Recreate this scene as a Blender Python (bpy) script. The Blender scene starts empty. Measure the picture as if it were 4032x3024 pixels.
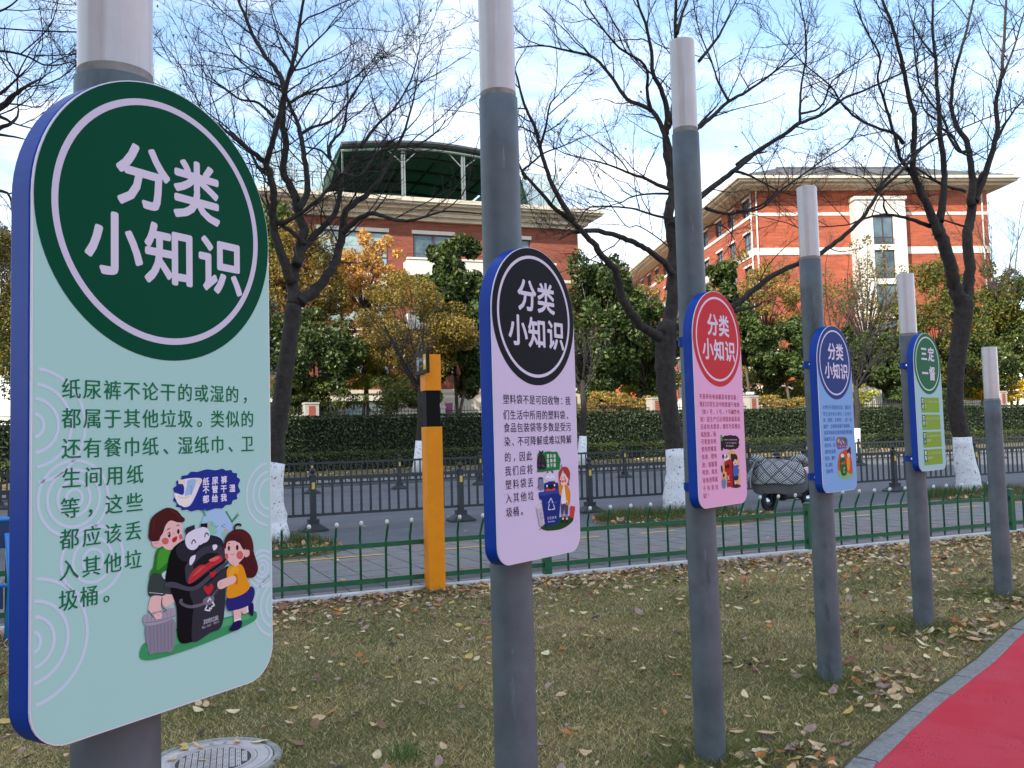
import bpy, math, random
import numpy as np
from mathutils import Vector, Matrix
R = math.radians
rnd = random.Random(7)
scene = bpy.context.scene
COL = scene.collection

# ------------------------------------------------------------------ camera
CAM_H = 1.70; FPX = 3486.7; PITCH = R(3.426); ROLL = R(1.59)
_fw = Vector((0, math.cos(PITCH), math.sin(PITCH)))
_up0 = Vector((0, -math.sin(PITCH), math.cos(PITCH))); _rt0 = Vector((1, 0, 0))
_rt = _rt0 * math.cos(ROLL) - _up0 * math.sin(ROLL)
_up = _up0 * math.cos(ROLL) + _rt0 * math.sin(ROLL)
CP = Vector((0, 0, CAM_H))
cd = bpy.data.cameras.new('camera'); cam = bpy.data.objects.new('camera', cd); COL.objects.link(cam)
m = Matrix((( _rt.x, _up.x, -_fw.x, 0), (_rt.y, _up.y, -_fw.y, 0), (_rt.z, _up.z, -_fw.z, CAM_H), (0, 0, 0, 1)))
cam.matrix_world = m
cd.sensor_width = 36; cd.lens = FPX / 4032 * 36; cd.clip_start = 0.05; cd.clip_end = 6000
scene.camera = cam

# ------------------------------------------------------------------ world, sun, exposure
SUN_EL = R(35.5)
SUN_DIR = Vector((-0.60 * math.cos(SUN_EL), -0.80 * math.cos(SUN_EL), math.sin(SUN_EL)))   # towards the sun
world = bpy.data.worlds.new('World'); scene.world = world; world.use_nodes = True
nt = world.node_tree; nt.nodes.clear()
def wn(t, **k):
    n = nt.nodes.new(t)
    for a, b in k.items(): setattr(n, a, b)
    return n
out = wn('ShaderNodeOutputWorld'); bg = wn('ShaderNodeBackground'); bg.inputs['Strength'].default_value = 0.15
sky = wn('ShaderNodeTexSky', sky_type='NISHITA', sun_disc=False)
sky.sun_elevation = SUN_EL; sky.sun_rotation = math.atan2(SUN_DIR.x, SUN_DIR.y)
sky.air_density = 1.2; sky.dust_density = 0.6; sky.ozone_density = 2.0
tc = wn('ShaderNodeTexCoord')
sep = wn('ShaderNodeSeparateXYZ'); nt.links.new(tc.outputs['Generated'], sep.inputs[0])
# project the direction on a high flat layer so the clouds shrink towards the horizon
mx = wn('ShaderNodeMath', operation='MAXIMUM'); nt.links.new(sep.outputs['Z'], mx.inputs[0]); mx.inputs[1].default_value = 0.0
ad = wn('ShaderNodeMath', operation='ADD'); nt.links.new(mx.outputs[0], ad.inputs[0]); ad.inputs[1].default_value = 0.22
dx = wn('ShaderNodeMath', operation='DIVIDE'); nt.links.new(sep.outputs['X'], dx.inputs[0]); nt.links.new(ad.outputs[0], dx.inputs[1])
dy = wn('ShaderNodeMath', operation='DIVIDE'); nt.links.new(sep.outputs['Y'], dy.inputs[0]); nt.links.new(ad.outputs[0], dy.inputs[1])
cmb = wn('ShaderNodeCombineXYZ'); nt.links.new(dx.outputs[0], cmb.inputs['X']); nt.links.new(dy.outputs[0], cmb.inputs['Y'])
mp = wn('ShaderNodeMapping'); mp.inputs['Rotation'].default_value = (0, 0, R(-24)); mp.inputs['Scale'].default_value = (1.0, 1.9, 1)
nt.links.new(cmb.outputs[0], mp.inputs[0])
n1 = wn('ShaderNodeTexNoise'); n1.inputs['Scale'].default_value = 1.9; n1.inputs['Detail'].default_value = 9; n1.inputs['Roughness'].default_value = 0.62; n1.inputs['Distortion'].default_value = 0.5
n2 = wn('ShaderNodeTexNoise'); n2.inputs['Scale'].default_value = 0.7; n2.inputs['Detail'].default_value = 3
nt.links.new(mp.outputs[0], n1.inputs['Vector']); nt.links.new(mp.outputs[0], n2.inputs['Vector'])
sm = wn('ShaderNodeMath', operation='MULTIPLY_ADD'); nt.links.new(n2.outputs[0], sm.inputs[0]); sm.inputs[1].default_value = 0.7; nt.links.new(n1.outputs[0], sm.inputs[2])
cr = wn('ShaderNodeMapRange', interpolation_type='SMOOTHSTEP'); cr.inputs['From Min'].default_value = 0.70; cr.inputs['From Max'].default_value = 1.12
nt.links.new(sm.outputs[0], cr.inputs['Value'])
mixc = wn('ShaderNodeMix', data_type='RGBA'); nt.links.new(cr.outputs[0], mixc.inputs[0]); nt.links.new(sky.outputs[0], mixc.inputs[6])
mixc.inputs[7].default_value = (5.0, 4.95, 5.1, 1)
nt.links.new(mixc.outputs[2], bg.inputs['Color']); nt.links.new(bg.outputs[0], out.inputs['Surface'])

sd = bpy.data.lights.new('sun', 'SUN'); sun = bpy.data.objects.new('sun', sd); COL.objects.link(sun)
sd.energy = 3.0; sd.angle = R(0.5); sd.color = (1.0, 0.93, 0.82)
sun.rotation_euler = SUN_DIR.to_track_quat('Z', 'Y').to_euler()
scene.view_settings.view_transform = 'Standard'; scene.view_settings.look = 'None'
scene.view_settings.gamma = 1; scene.view_settings.use_curve_mapping = False
scene.view_settings.exposure = 1.22

# ------------------------------------------------------------------ helpers
def srgb(h):
    h = h.lstrip('#'); v = [int(h[i:i+2], 16) / 255 for i in (0, 2, 4)]
    return tuple(c / 12.92 if c <= 0.04045 else ((c + 0.055) / 1.055) ** 2.4 for c in v)
def ray(px, py):
    return _fw + _rt * ((px - 2016) / FPX) - _up * ((py - 1512) / FPX)
def at(px, py, Y):
    d = ray(px, py); return CP + d * (Y / d.y)
def onground(px, py, z=0.0):
    d = ray(px, py); return CP + d * ((z - CAM_H) / d.z)
def smooth(a, b, x):
    t = min(1, max(0, (x - a) / (b - a))); return t * t * (3 - 2 * t)

def tag(o, label=None, cat=None, group=None, kind=None):
    if label: o['label'] = label
    if cat: o['category'] = cat
    if group: o['group'] = group
    if kind: o['kind'] = kind
    return o
def empty(name, loc, rz=0.0, label=None, cat=None, group=None):
    o = bpy.data.objects.new(name, None); COL.objects.link(o)
    o.empty_display_size = 0.1; o.location = loc; o.rotation_euler = (0, 0, rz)
    return tag(o, label, cat, group)

class MB:
    def __init__(s): s.v = []; s.f = []; s.m = []; s.c = []; s.mi = 0; s.col = None; s.smooth = []
    def add(s, vs, fs, smooth=False):
        b = len(s.v); s.v += [tuple(p) for p in vs]
        for f in fs:
            s.f.append(tuple(i + b for i in f)); s.m.append(s.mi); s.c.append(s.col); s.smooth.append(smooth)
    def box(s, x0, x1, y0, y1, z0, z1, M=None):
        vs = [Vector(p) for p in ((x0,y0,z0),(x1,y0,z0),(x1,y1,z0),(x0,y1,z0),(x0,y0,z1),(x1,y0,z1),(x1,y1,z1),(x0,y1,z1))]
        if M: vs = [M @ p for p in vs]
        s.add(vs, [(0,3,2,1),(4,5,6,7),(0,1,5,4),(1,2,6,5),(2,3,7,6),(3,0,4,7)])
    def bar(s, a, b, w, h=None, upv=Vector((0,0,1))):
        a = Vector(a); b = Vector(b); h = h or w; d = (b - a).normalized()
        x = d.cross(upv)
        if x.length < 1e-4: x = Vector((1,0,0))
        x.normalize(); y = x.cross(d)
        vs = [p + x * (sx * w / 2) + y * (sy * h / 2) for p in (a, b) for sx, sy in ((-1,-1),(1,-1),(1,1),(-1,1))]
        s.add(vs, [(0,1,2,3),(7,6,5,4),(0,4,5,1),(1,5,6,2),(2,6,7,3),(3,7,4,0)])
    def tube(s, pts, rad, n=8, cap=True, sm=True):
        pts = [Vector(p) for p in pts]; k = len(pts)
        if not hasattr(rad, '__len__'): rad = [rad] * k
        ref = None; b = len(s.v); rings = []
        for i, p in enumerate(pts):
            d = (pts[min(i+1, k-1)] - pts[max(i-1, 0)])
            if d.length < 1e-9: d = Vector((0,0,1))
            d.normalize()
            if ref is None:
                ref = d.orthogonal().normalized()
            ref = (ref - d * ref.dot(d))
            if ref.length < 1e-6: ref = d.orthogonal()
            ref.normalize(); w = d.cross(ref)
            rings += [p + (ref * math.cos(2*math.pi*j/n) + w * math.sin(2*math.pi*j/n)) * rad[i] for j in range(n)]
        fs = []
        for i in range(k-1):
            for j in range(n):
                fs.append((i*n+j, i*n+(j+1)%n, (i+1)*n+(j+1)%n, (i+1)*n+j))
        s.add(rings, fs, sm)
        if cap:
            bb = len(s.v) - n
            s.f.append(tuple(range(b + n - 1, b - 1, -1))); s.m.append(s.mi); s.c.append(s.col); s.smooth.append(False)
            s.f.append(tuple(range(bb, bb + n))); s.m.append(s.mi); s.c.append(s.col); s.smooth.append(False)
    def lathe(s, prof, n=24, c=(0,0,0), M=None, sm=True):
        vs = []; c = Vector(c)
        for r, z in prof:
            for j in range(n):
                a = 2*math.pi*j/n; p = Vector((r*math.cos(a), r*math.sin(a), z))
                vs.append((M @ p if M else p) + c)
        fs = []
        for i in range(len(prof)-1):
            for j in range(n): fs.append((i*n+j, i*n+(j+1)%n, (i+1)*n+(j+1)%n, (i+1)*n+j))
        s.add(vs, fs, sm)
    def poly(s, vs): s.add(vs, [tuple(range(len(vs)))])
    def prism(s, pts, y0, y1):          # outline in XZ, extruded along y
        n = len(pts)
        s.add([(p[0], y0, p[1]) for p in pts] + [(p[0], y1, p[1]) for p in pts],
              [tuple(range(n)), tuple(range(2*n-1, n-1, -1))] + [((i+1) % n, i, n+i, n+(i+1) % n) for i in range(n)])
    def mesh(s, name, mats):
        me = bpy.data.meshes.new(name); me.from_pydata(s.v, [], s.f)
        if not isinstance(mats, (list, tuple)): mats = [mats]
        for mm in mats: me.materials.append(mm)
        me.polygons.foreach_set('material_index', s.m)
        me.polygons.foreach_set('use_smooth', s.smooth)
        if any(c is not None for c in s.c):
            ca = me.color_attributes.new('col', 'FLOAT_COLOR', 'CORNER'); buf = []
            for f, c in zip(s.f, s.c):
                c = c or (1, 1, 1); buf += [c[0], c[1], c[2], 1.0] * len(f)
            ca.data.foreach_set('color', buf)
        me.update(); return me
    def build(s, name, mats, parent=None, loc=None):
        o = bpy.data.objects.new(name, s.mesh(name, mats)); COL.objects.link(o)
        if parent: o.parent = parent
        if loc is not None: o.location = loc
        return o
def inst(name, me, parent=None, loc=(0,0,0), rot=(0,0,0), sc=None):
    o = bpy.data.objects.new(name, me); COL.objects.link(o); o.location = loc; o.rotation_euler = rot
    if sc is not None: o.scale = (sc, sc, sc) if not hasattr(sc, '__len__') else sc
    if parent: o.parent = parent
    return o

# ------------------------------------------------------------------ materials
def mat(name, base, rough=0.6, var=0.0, vscale=5.0, bump=0.0, bscale=40.0, spec=0.5, metal=0.0, base2=None, attr=False, coat=0.0, detail=5.0, emis=None, transl=0.0, alpha=None, vmin=.35, vmax=.65):
    if isinstance(base, str): base = srgb(base)
    if isinstance(base2, str): base2 = srgb(base2)
    M = bpy.data.materials.new(name); M.use_nodes = True; t = M.node_tree; b = t.nodes['Principled BSDF']
    b.inputs['Roughness'].default_value = rough; b.inputs['Metallic'].default_value = metal
    b.inputs['Specular IOR Level'].default_value = spec; b.inputs['Coat Weight'].default_value = coat
    b.inputs['Base Color'].default_value = (*base, 1)
    tcn = t.nodes.new('ShaderNodeTexCoord')
    src = None
    if attr:
        a = t.nodes.new('ShaderNodeVertexColor'); a.layer_name = 'col'; src = a.outputs[0]
    if var or base2:
        n = t.nodes.new('ShaderNodeTexNoise'); n.inputs['Scale'].default_value = vscale; n.inputs['Detail'].default_value = detail; n.inputs['Roughness'].default_value = .62
        t.links.new(tcn.outputs['Object'], n.inputs['Vector'])
        mr = t.nodes.new('ShaderNodeMapRange'); mr.inputs['From Min'].default_value = vmin; mr.inputs['From Max'].default_value = vmax
        t.links.new(n.outputs[0], mr.inputs['Value'])
        mi = t.nodes.new('ShaderNodeMix'); mi.data_type = 'RGBA'; t.links.new(mr.outputs[0], mi.inputs[0])
        if src is not None:
            mul = t.nodes.new('ShaderNodeMix'); mul.data_type = 'RGBA'; mul.blend_type = 'MULTIPLY'; mul.inputs[0].default_value = 1
            mi.inputs[6].default_value = (1-var,)*3 + (1,); mi.inputs[7].default_value = (1+var,)*3 + (1,)
            t.links.new(src, mul.inputs[6]); t.links.new(mi.outputs[2], mul.inputs[7]); src = mul.outputs[2]
        else:
            if base2: c1, c2 = base, base2
            else: c1 = tuple(c*(1-var) for c in base); c2 = tuple(c*(1+var) for c in base)
            mi.inputs[6].default_value = (*c1, 1); mi.inputs[7].default_value = (*c2, 1); src = mi.outputs[2]
    if src is not None: t.links.new(src, b.inputs['Base Color'])
    if bump:
        nb = t.nodes.new('ShaderNodeTexNoise'); nb.inputs['Scale'].default_value = bscale; nb.inputs['Detail'].default_value = 6
        t.links.new(tcn.outputs['Object'], nb.inputs['Vector'])
        bu = t.nodes.new('ShaderNodeBump'); bu.inputs['Strength'].default_value = bump; bu.inputs['Distance'].default_value = 0.02
        t.links.new(nb.outputs[0], bu.inputs['Height']); t.links.new(bu.outputs[0], b.inputs['Normal'])
    if transl:
        tr = t.nodes.new('ShaderNodeBsdfTranslucent'); ms = t.nodes.new('ShaderNodeMixShader'); ms.inputs[0].default_value = transl
        if src is not None: t.links.new(src, tr.inputs[0])
        else: tr.inputs[0].default_value = (*base, 1)
        o = t.nodes['Material Output']; t.links.new(b.outputs[0], ms.inputs[1]); t.links.new(tr.outputs[0], ms.inputs[2]); t.links.new(ms.outputs[0], o.inputs[0])
    if alpha is not None: b.inputs['Alpha'].default_value = alpha
    return M

M_print = mat('printed vinyl', '#808080', 0.55, attr=True, spec=0.06)
M_blue = mat('blue enamel', '#073a98', 0.4, var=0.06, vscale=3, spec=0.18, bump=0.03, bscale=8)
M_rim = mat('white acrylic rim', '#d8d6de', 0.4)
M_pole = mat('grey painted steel', '#4c545a', 0.5, base2='#60696f', vscale=4, bump=0.05, bscale=60, spec=0.4)
M_shade = mat('milky acrylic tube', '#c2bebe', 0.28, var=0.05, vscale=9, spec=0.5, coat=.3)
M_grime = mat('rusty grime ring', '#75706b', 0.8, base2='#958f8b', vscale=20)
M_steel = mat('bright bolt steel', '#c8ccd0', 0.3, metal=0.8)
M_green = mat('green fence paint', '#0a5838', 0.42, var=0.16, vscale=14, coat=.15, bump=.04, bscale=60)
M_white = mat('white paint', '#d9dadb', 0.5, var=0.06, vscale=25)
M_rail = mat('dark railing paint', '#2a2f35', 0.5, var=0.14, vscale=6)
M_yrefl = mat('yellow reflector', '#d9b44a', 0.35)
M_orange = mat('orange enamel', '#ee9010', 0.5, spec=.25, var=0.05, vscale=7, bump=.03, bscale=50)
M_black = mat('black band', '#08090b', 0.6, spec=.15)
M_brownp = mat('dark brown plate', '#33271f', 0.6, spec=.12)
M_kerb = mat('granite kerb stone', '#777674', 0.8, base2='#96938f', vscale=45, bump=0.5, bscale=90, detail=8)
M_wkerb = mat('whitewashed kerb', '#c4c2c2', 0.8, base2='#dddbdb', vscale=12, bump=.3, bscale=40)
M_track = mat('red rubber track', '#ff4658', 0.85, spec=.12, base2='#ff5a6a', vscale=1.6, bump=1.0, bscale=260, detail=3)
def track_specks():
    t = M_track.node_tree; b = t.nodes['Principled BSDF']; old = b.inputs['Base Color'].links[0].from_socket
    tcn = t.nodes.new('ShaderNodeTexCoord'); v = t.nodes.new('ShaderNodeTexVoronoi'); v.inputs['Scale'].default_value = 46
    t.links.new(tcn.outputs['Object'], v.inputs['Vector'])
    n = t.nodes.new('ShaderNodeTexNoise'); n.inputs['Scale'].default_value = 3.5; t.links.new(tcn.outputs['Object'], n.inputs['Vector'])
    a = t.nodes.new('ShaderNodeMath'); a.operation = 'MULTIPLY_ADD'; t.links.new(n.outputs[0], a.inputs[0]); a.inputs[1].default_value = .75; a.inputs[2].default_value = -0.27
    l = t.nodes.new('ShaderNodeMath'); l.operation = 'LESS_THAN'; t.links.new(v.outputs['Distance'], l.inputs[0]); t.links.new(a.outputs[0], l.inputs[1])
    mi = t.nodes.new('ShaderNodeMix'); mi.data_type = 'RGBA'; t.links.new(l.outputs[0], mi.inputs[0]); t.links.new(old, mi.inputs[6]); mi.inputs[7].default_value = (*srgb('#c02c3a'), 1)
    t.links.new(mi.outputs[2], b.inputs['Base Color'])
track_specks()
M_asph = mat('asphalt', '#5c5e63', 0.85, base2='#6b6b6e', vscale=0.9, bump=.6, bscale=150, detail=9)
M_slab = mat('grey paving slab', '#74726f', 0.8, base2='#85827f', vscale=3, bump=.3, bscale=60)
M_slabp = mat('pinkish paving slab', '#7f6c69', 0.8, base2='#8c7b77', vscale=4, bump=.3, bscale=60)
M_slabg = mat('grooved guiding slab', '#636160', 0.85, base2='#72706e', vscale=5, bump=.3, bscale=60)
M_joint = mat('dark joint soil', '#3f3d3c', 0.95)
M_ymark = mat('yellow road paint', '#dba43c', 0.7, base2='#e8b54c', vscale=20)
M_soil = mat('lawn soil and thatch', '#6a5c3c', 0.95, base2='#565432', vscale=9, bump=.8, bscale=60, detail=9)
M_grass = mat('dry grass blades', '#808080', 0.7, attr=True, transl=.25, spec=.2)
M_bark = mat('dark bark', '#231f1d', 0.9, base2='#3a332e', vscale=9, bump=.9, bscale=22)
M_barkf = mat('grey bark', '#4a423c', 0.9, base2='#5d534a', vscale=4, bump=.6, bscale=12)
M_wash = mat('whitewash on bark', '#d6d6da', 0.85, base2='#e2e2e6', vscale=9, bump=1.0, bscale=14)
def wash_chips():
    t = M_wash.node_tree; b = t.nodes['Principled BSDF']; old = b.inputs['Base Color'].links[0].from_socket
    tcn = t.nodes.new('ShaderNodeTexCoord'); n = t.nodes.new('ShaderNodeTexNoise'); n.inputs['Scale'].default_value = 16; n.inputs['Detail'].default_value = 5; n.inputs['Distortion'].default_value = 1.2
    t.links.new(tcn.outputs['Object'], n.inputs['Vector'])
    l = t.nodes.new('ShaderNodeMath'); l.operation = 'GREATER_THAN'; l.inputs[1].default_value = .63; t.links.new(n.outputs[0], l.inputs[0])
    mi = t.nodes.new('ShaderNodeMix'); mi.data_type = 'RGBA'; t.links.new(l.outputs[0], mi.inputs[0]); t.links.new(old, mi.inputs[6]); mi.inputs[7].default_value = (*srgb('#77716d'), 1)
    t.links.new(mi.outputs[2], b.inputs['Base Color'])
wash_chips()
M_leaf = mat('foliage leaves', '#808080', 0.45, attr=True, transl=.3, spec=.4)
M_hedge = mat('hedge leaves', '#808080', 0.5, attr=True, transl=.15, spec=.4)
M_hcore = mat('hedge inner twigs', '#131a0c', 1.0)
M_iron = mat('black iron fence', '#1b1c1f', 0.5)
M_cream = mat('cream render', '#cfc2ae', 0.8, base2='#d8ccb9', vscale=1.2)
M_whitew = mat('white render', '#d8d1c4', 0.8, base2='#e0dacf', vscale=.6)
M_slate = mat('dark slate roof', '#55585c', 0.8, base2='#686a6c', vscale=2)
M_frame = mat('brown window frame', '#4a3530', 0.5)
M_glass = mat('window glass', '#5d7076', 0.08, spec=0.8, base2='#33424a', vscale=.7)
M_curt = mat('pale curtain behind glass', '#7f9696', 0.15, base2='#a8bab8', vscale=1.3, spec=.7)
M_net = mat('green mesh screen', '#42604f', 0.9, base2='#4c6a58', vscale=.4, transl=.55)
M_sheet = mat('roof underside', '#2c3a33', 0.8, base2='#35443c', vscale=.5)
M_scr = mat('pale translucent screen', '#b9d0d2', 0.25, alpha=0.45)
M_wsteel = mat('white painted steel', '#c6c8c6', 0.5)
M_grst = mat('grey truss steel', '#7d8484', .5)
M_dsteel = mat('dark steel rim', '#3c4042', 0.6)
M_stone = mat('concrete pillar', '#a69e93', 0.85, base2='#b5ada2', vscale=6, bump=.3)
M_brickp = mat('red brick inset', '#8f4a36', 0.85, base2='#a4573f', vscale=9)
M_manh = mat('concrete manhole cover', '#b5aca8', 0.8, base2='#c9c1bd', vscale=9, bump=.3, bscale=60)
M_manr = mat('weathered cover ring', '#8b8d86', 0.9, base2='#a8a8a0', vscale=22, bump=.6, bscale=70)
M_groove = mat('soil filled groove', '#4a4440', 0.95)
M_carw = mat('white car paint', '#dfe1e6', 0.25, coat=.6)
M_rubber = mat('black rubber', '#17181a', 0.8)
M_dark = mat('black plastic', '#15161a', 0.35, coat=.2)
M_lining = mat('grey quilt lining', '#5c5c5e', 0.9, var=.1, vscale=8)
M_pink = mat('pink helmet shell', '#e9b8c4', 0.25, coat=.5)
M_chrome = mat('chrome', '#c0c6cc', 0.15, metal=1)
M_lblue = mat('light blue tube paint', '#1f7fd0', 0.35, coat=.3)
M_navy = mat('navy panel', '#123064', 0.5)
M_purple = mat('purple banner', '#5a1c4c', 0.6)
M_pent = mat('pale apartment cladding', '#b5b0a6', 0.8, base2='#c2bdb3', vscale=.3)

def scale_print(M, f):
    t = M.node_tree; b = t.nodes['Principled BSDF']; src = b.inputs['Base Color'].links[0].from_socket
    m_ = t.nodes.new('ShaderNodeMix'); m_.data_type = 'RGBA'; m_.blend_type = 'MULTIPLY'; m_.inputs[0].default_value = 1; t.links.new(src, m_.inputs[6]); m_.inputs[7].default_value = (f, f, f, 1)
    t.links.new(m_.outputs[2], b.inputs['Base Color'])
scale_print(M_print, .93)
def blotch(M, col, scale, thr, stretch=(1, 1, 1), soft=.06, amt=.7):
    t = M.node_tree; b = t.nodes['Principled BSDF']; old = b.inputs['Base Color'].links[0].from_socket if b.inputs['Base Color'].links else None
    tcn = t.nodes.new('ShaderNodeTexCoord'); mpn = t.nodes.new('ShaderNodeMapping'); mpn.inputs['Scale'].default_value = stretch
    n = t.nodes.new('ShaderNodeTexNoise'); n.inputs['Scale'].default_value = scale; n.inputs['Detail'].default_value = 8; n.inputs['Roughness'].default_value = .65
    oi = t.nodes.new('ShaderNodeObjectInfo'); ad_ = t.nodes.new('ShaderNodeVectorMath'); ad_.operation = 'ADD'
    t.links.new(tcn.outputs['Object'], mpn.inputs[0]); t.links.new(mpn.outputs[0], ad_.inputs[0]); t.links.new(oi.outputs['Location'], ad_.inputs[1]); t.links.new(ad_.outputs[0], n.inputs['Vector'])
    r_ = t.nodes.new('ShaderNodeMapRange'); r_.inputs['From Min'].default_value = thr; r_.inputs['From Max'].default_value = thr+soft; r_.inputs['To Max'].default_value = amt; t.links.new(n.outputs[0], r_.inputs['Value'])
    mi = t.nodes.new('ShaderNodeMix'); mi.data_type = 'RGBA'; t.links.new(r_.outputs[0], mi.inputs[0])
    if old: t.links.new(old, mi.inputs[6])
    else: mi.inputs[6].default_value = b.inputs['Base Color'].default_value
    mi.inputs[7].default_value = (*srgb(col), 1); t.links.new(mi.outputs[2], b.inputs['Base Color'])
blotch(M_pole, '#3a4048', 5, .60, (1.5, 1.5, .5), .08, .7); blotch(M_pole, '#7c8590', 14, .64, (3, 3, .35), .05, .5); blotch(M_pole, '#2c2a2a', 30, .72, (1, 1, 1), .02, .8)
blotch(M_shade, '#a39a94', 6, .56, (5, 5, .3), .18, .55)
blotch(M_kerb, '#5f5b54', 7, .55, (1, 1, 1), .12, .6); blotch(M_track, '#ff6470', 1.2, .5, (1, 1, 1), .25, .6); blotch(M_track, '#c83a48', 2.6, .62, (1, 1, 1), .12, .4)
blotch(M_orange, '#b8680c', 9, .62, (2, 2, .5), .08, .5); blotch(M_blue, '#2b5cb0', 12, .62, (1, 1, .5), .1, .35); blotch(M_manh, '#8a827c', 5, .52, (1, 1, 1), .2, .6)
blotch(M_asph, '#7a7974', .5, .56, (1, 1, 1), .2, .4); blotch(M_slab, '#5c5a58', 1.8, .55, (1, 1, 1), .15, .5); blotch(M_slabp, '#645a57', 1.8, .55, (1, 1, 1), .15, .5)
blotch(M_whitew, '#b8a994', .35, .55, (1, 1, .3), .2, .35); blotch(M_cream, '#a89a84', .5, .55, (1, 1, .3), .2, .4)
def brick_mat(name, c1, c2, mortar, sc=1.0):
    M = bpy.data.materials.new(name); M.use_nodes = True; t = M.node_tree; b = t.nodes['Principled BSDF']; b.inputs['Roughness'].default_value = .85
    tcn = t.nodes.new('ShaderNodeTexCoord'); sp_ = t.nodes.new('ShaderNodeSeparateXYZ'); t.links.new(tcn.outputs['Object'], sp_.inputs[0])
    a = t.nodes.new('ShaderNodeMath'); a.operation = 'ADD'; t.links.new(sp_.outputs[0], a.inputs[0]); t.links.new(sp_.outputs[1], a.inputs[1])
    c = t.nodes.new('ShaderNodeCombineXYZ'); t.links.new(a.outputs[0], c.inputs[0]); t.links.new(sp_.outputs[2], c.inputs[1])
    br = t.nodes.new('ShaderNodeTexBrick'); t.links.new(c.outputs[0], br.inputs[0])
    br.inputs['Color1'].default_value = (*srgb(c1), 1); br.inputs['Color2'].default_value = (*srgb(c2), 1); br.inputs['Mortar'].default_value = (*srgb(mortar), 1)
    br.inputs['Scale'].default_value = 1; br.inputs['Mortar Size'].default_value = .010 * sc; br.inputs['Brick Width'].default_value = .25 * sc; br.inputs['Row Height'].default_value = .075 * sc; br.inputs['Bias'].default_value = -.2
    n = t.nodes.new('ShaderNodeTexNoise'); n.inputs['Scale'].default_value = 2.2; n.inputs['Detail'].default_value = 6; st = t.nodes.new('ShaderNodeMapping'); st.inputs['Scale'].default_value = (.25, .25, 2.2)
    t.links.new(tcn.outputs['Object'], st.inputs[0]); t.links.new(st.outputs[0], n.inputs['Vector'])
    mr = t.nodes.new('ShaderNodeMapRange'); mr.inputs['From Min'].default_value = .3; mr.inputs['From Max'].default_value = .7; mr.inputs['To Min'].default_value = .72; mr.inputs['To Max'].default_value = 1.22; t.links.new(n.outputs[0], mr.inputs['Value'])
    mm = t.nodes.new('ShaderNodeMix'); mm.data_type = 'RGBA'; mm.blend_type = 'MULTIPLY'; mm.inputs[0].default_value = 1
    t.links.new(br.outputs[0], mm.inputs[6]); t.links.new(mr.outputs[0], mm.inputs[7]); t.links.new(mm.outputs[2], b.inputs['Base Color'])
    return M
M_brick = brick_mat('red brick', '#94452f', '#7a3624', '#80604f')
M_brick2 = brick_mat('orange red brick', '#b04e30', '#9c4026', '#a06a50', 1.3)

# ------------------------------------------------------------------ road frame
O2 = Vector((-1.06, 10.16)); RU = Vector((math.cos(R(24)), math.sin(R(24)))); RN = Vector((-RU.y, RU.x))
def rd(s, n, z=0.0):
    p = O2 + RU * s + RN * n; return Vector((p.x, p.y, z))
def rn_of(x, y): return (Vector((x, y)) - O2).dot(RN)
def rs_of(x, y): return (Vector((x, y)) - O2).dot(RU)
def kerb_n(s): return -0.012 * max(0, s - 1) * 1.6        # the fence line bends slightly
def hz(x, y):
    n = rn_of(x, y); return 0.085 * smooth(6.2, 7.4, y) * smooth(-.7, -2.4, n) * smooth(-.5, 1.5, x)
TR_IN = [(-2.6, -3.2), (-1.0, -0.2), (0.15, 2.0), (0.95, 3.35), (1.36, 3.98), (1.761, 4.533), (2.19, 5.06), (2.615, 5.563), (3.022, 6.02), (3.45, 6.48), (3.907, 6.971), (4.75, 7.82), (5.75, 8.72), (7.2, 9.9), (9.2, 11.3), (12.0, 12.9), (16, 14.8)]
def track_side(x, y):      # >0: lawn side
    best = 1e9; sg = 1
    for (x0, y0), (x1, y1) in zip(TR_IN[:-1], TR_IN[1:]):
        dx, dy = x1-x0, y1-y0; L2 = dx*dx+dy*dy; t = min(1, max(0, ((x-x0)*dx+(y-y0)*dy)/L2))
        qx, qy = x-x0-t*dx, y-y0-t*dy; d = math.hypot(qx, qy)
        if d < best: best = d; sg = 1 if dx*qy - dy*qx > 0 else -1
    return best * sg

# ------------------------------------------------------------------ setting: ground
g = MB(); g.poly([(-2500,-2500,-.06),(2500,-2500,-.06),(2500,2500,-.06),(-2500,2500,-.06)])
tag(g.build('ground', M_soil), kind='structure')
def grid(x0, x1, nx, y0, y1, ny, fz, keep=None):
    b = MB(); vs = []
    for j in range(ny+1):
        for i in range(nx+1):
            x = x0+(x1-x0)*i/nx; y = y0+(y1-y0)*j/ny; vs.append((x, y, fz(x, y)))
    fs = []
    for j in range(ny):
        for i in range(nx):
            cx = x0+(x1-x0)*(i+.5)/nx; cy = y0+(y1-y0)*(j+.5)/ny
            if keep is None or keep(cx, cy): k = j*(nx+1)+i; fs.append((k, k+1, k+nx+2, k+nx+1))
    b.add(vs, fs, True); return b
# lawn in the road frame so its far edge is straight
b = MB(); vs = []; NS, NN = 150, 70
for j in range(NN+1):
    for i in range(NS+1):
        s = -14 + 34*i/NS; n = kerb_n(s) - .05 - 14*(j/NN)**1.3
        p = rd(s, n); vs.append((p.x, p.y, hz(p.x, p.y) + .006*math.sin(p.x*5)*math.sin(p.y*4.3)))
b.add(vs, [(j*(NS+1)+i, (j+1)*(NS+1)+i, (j+1)*(NS+1)+i+1, j*(NS+1)+i+1) for j in range(NN) for i in range(NS)], True)
tag(b.build('lawn', M_soil), kind='structure')
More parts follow.
